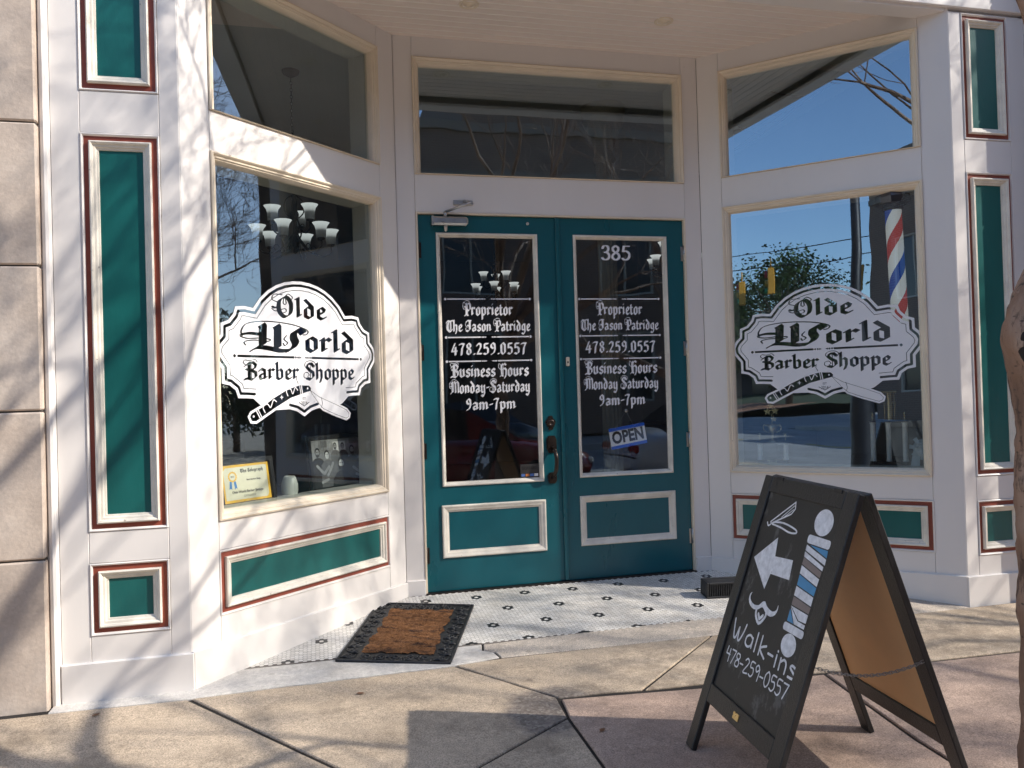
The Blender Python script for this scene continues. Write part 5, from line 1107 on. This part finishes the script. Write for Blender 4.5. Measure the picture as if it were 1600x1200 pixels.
def car(label, loc, rz, col):
    t = thing('parked_car', label, 'car', loc, rz, 'cars parked along the curb'); paint = P('car_paint_%d' % int(col[0]*999), col, .2, .03, 2, coat=.8)
    st_ = [(-2.25, .42, .62, .70), (-2.2, .30, .80, .80), (-1.7, .24, .92, .88), (-.9, .22, .96, .90), (.6, .22, .94, .90), (1.2, .22, .88, .89), (1.9, .24, .78, .86), (2.2, .30, .66, .78), (2.28, .40, .55, .66)]
    b = MB(); vs = []; n = 12
    for x, zb, zt, hw_ in st_:
        for y, z in ((-hw_*.9, zb), (-hw_, zb+.12), (-hw_*1.0, (zb+zt)/2), (-hw_*.97, zt-.10), (-hw_*.88, zt-.01), (-.3, zt+.03), (.3, zt+.03), (hw_*.88, zt-.01), (hw_*.97, zt-.10), (hw_*1.0, (zb+zt)/2), (hw_, zb+.12), (hw_*.9, zb)): vs.append((x, y, z))
    fs = [(i*n+k, (i+1)*n+k, (i+1)*n+(k+1) % n, i*n+(k+1) % n) for i in range(len(st_)-1) for k in range(n)]+[list(range(n)), [(len(st_)-1)*n+k for k in range(n)][::-1]]
    b.add(vs, fs, 0, True); body = b.build('body', paint, t)
    b = MB(); rf = [(-1.75, .90, .72), (-1.1, 1.36, .60), (-.3, 1.44, .60), (.35, 1.38, .60), (1.15, .90, .74)]
    vs = []
    for x, z, hw_ in rf: vs += [(x, -hw_, z), (x, hw_, z)]
    b.add(vs, [(2*i, 2*i+1, 2*i+3, 2*i+2) for i in range(1, 3)], 0, True)
    base = [(-1.75, .90), (-1.1, .92), (-.3, .93), (.35, .92), (1.15, .90)]
    for sg in (0, 1):
        s2 = -1 if sg == 0 else 1
        vv = [(x, s2*.80, z) for x, z in base]; top = [(x, s2*hw_, z) for x, z, hw_ in rf]
        b.add(vv+top, [(1, 2, 7, 6), (2, 3, 8, 7)], 1); b.add(vv+top, [(0, 1, 6), (3, 4, 8)], 0)
        b.tube([top[2], vv[2]], .03, 5, 0)
    b.add(vs[:4]+vs[-4:], [(0, 1, 3, 2), (4, 5, 7, 6)], 1); b.build('cabin', [paint, P('car_glass', (.02, .022, .025), .06, 0, 1)], t)
    for x in (-1.40, 1.38):
        for y in (-.80, .80):
            tw = MB(); Mx = Matrix.Translation((x, y, .31)) @ Matrix.Rotation(R(90), 4, 'X'); tw.lathe([(.20, -.10), (.29, -.10), (.315, -.07), (.315, .07), (.29, .10), (.20, .10)], 24, 0, M=Mx); o = tw.build('wheel', P('tyre', (.02, .02, .02), .8), t)
            rm = MB(); rm.lathe([(0, -.07), (.06, -.085), (.19, -.07), (.20, -.095)], 16, 0, M=Mx); rm.lathe([(0, .07), (.06, .085), (.19, .07), (.20, .095)], 16, 0, M=Mx); rm.build('rim', STEEL, o)
    for s2 in (-1, 1):
        l = MB(); l.box(2.16, 2.27, s2*.62-.14, s2*.62+.14, .52, .62, 0, .03); l.build('headlight', P('lamp_glass', (.6, .62, .62), .1), t); l = MB(); l.box(-2.27, -2.16, s2*.60-.16, s2*.60+.16, .60, .72, 0, .03); l.build('tail_light', P('tail_red', (.35, .01, .01), .2), t)
    return t
car('red parked car at the curb mirrored in the left door glass', (.2, -6.0, -.235), 0, (.15, .008, .010))
car('silver white parked car at the curb mirrored in the right door glass', (5.4, -6.0, -.235), 0, (.62, .63, .65))
car('dark parked car across the street beneath the brick building', (1.5, -13.3, -.235), math.pi, (.03, .035, .04))
lp = thing('signal_mast', 'dark navy signal mast on the sidewalk left of the photographer, mirrored in the right window', 'post', (-2.95, -3.65, -.073)); b = MB(); b.lathe([(.24, 0), (.24, .04), (.19, .10), (.165, .30), (.15, 1.0), (.10, 1.8), (.07, 2.4), (.06, 4.2), (0, 4.25)], 20); b.build('shaft', P('navy_post', (.012, .014, .022), .5), lp)
# traffic signals over the intersection at the left
for i, (x, y, z) in enumerate(((-24.5, -17.4, 5.9), (-25.9, -17.0, 5.6), (-21.6, -19.8, 5.7))):
    t = thing('traffic_signal', ('yellow traffic signal on the span wire, highest of the three', 'yellow traffic signal on the span wire, lowest of the three', 'yellow traffic signal on the span wire nearest the brick building')[i], 'traffic light', (x, y, z), R(35), 'traffic signals over the intersection')
    h = MB(); h.box(-.18, .18, -.14, .14, -.55, .55, 0, .03); h.tube([(0, 0, .55), (0, 0, .95)], .03, 6); h.build('housing', P('signal_yellow', (.62, .30, .03), .45, .08, 3), t)
    for k, cc in enumerate(((.3, .02, .02), (.4, .25, .02), (.02, .25, .1))):
        l = MB(); Mx = Matrix.Translation((0, .14, .35-.35*k)) @ Matrix.Rotation(R(-90), 4, 'X'); l.lathe([(.13, 0), (.13, .10), (.12, .10), (.12, .02), (0, .03)], 16, 0, M=Mx); l.build('lens', P('signal_lens_%d' % k, cc, .3), t)
po = thing('utility_pole', 'brown wooden utility pole at the intersection, wires crossing the window reflection', 'pole', (-29.5, -14.2, -.2)); b = MB(); b.tube([(0, 0, 0), (0, 0, 10)], [.16, .11], 10); b.box(-1.1, 1.1, -.06, .06, 9.2, 9.35); b.build('post', BARKD, po)
wr = MB()
for z0, z1 in ((6.95, 7.0), (7.6, 7.7)): wr.tube([(0, 0, z0), (5.5, -3.4, z0-.25), (10.2, -6.9, z1)], .02, 4, 0)
wr.build('span_wire', BLACKM, po)

# ---------------------------------------------------------------- small litter on the pavement
rnd = random.Random(12)
spots = ((-1.42, -.30, 'curled brown leaf on the pale sidewalk slab below the door mat'), (-.50, -.98, 'brown leaf on the red pavement in the shade of the chalkboard sign'), (.62, -.30, 'brown leaf on the sidewalk right of the entry strip'), (-2.55, -.2, 'brown leaf on the sidewalk under the left stone wall'), (1.35, -.55, 'brown leaf on the sidewalk right of the chalkboard sign'))
lf = MB(); outl = [(-.02, 0), (-.008, .009), (.008, .010), (.022, .0), (.008, -.010), (-.008, -.009)]
lf.add([(0, 0, .002)]+[(x, y, .002+.25*abs(y)+.1*abs(x)) for x, y in outl], [(0, i+1, (i+1) % 6+1) for i in range(6)], 0, True)
first = None
for x, y, lb in spots:
    if first is None: o = first = lf.build('fallen_leaf', DRYLEAF)
    else: o = first.copy(); COL.objects.link(o)
    o.location = (x, y, gz(x, y)+.001); o.rotation_euler = (0, 0, rnd.uniform(0, 6)); tag(o, lb, 'leaf', 'fallen leaves on the pavement')
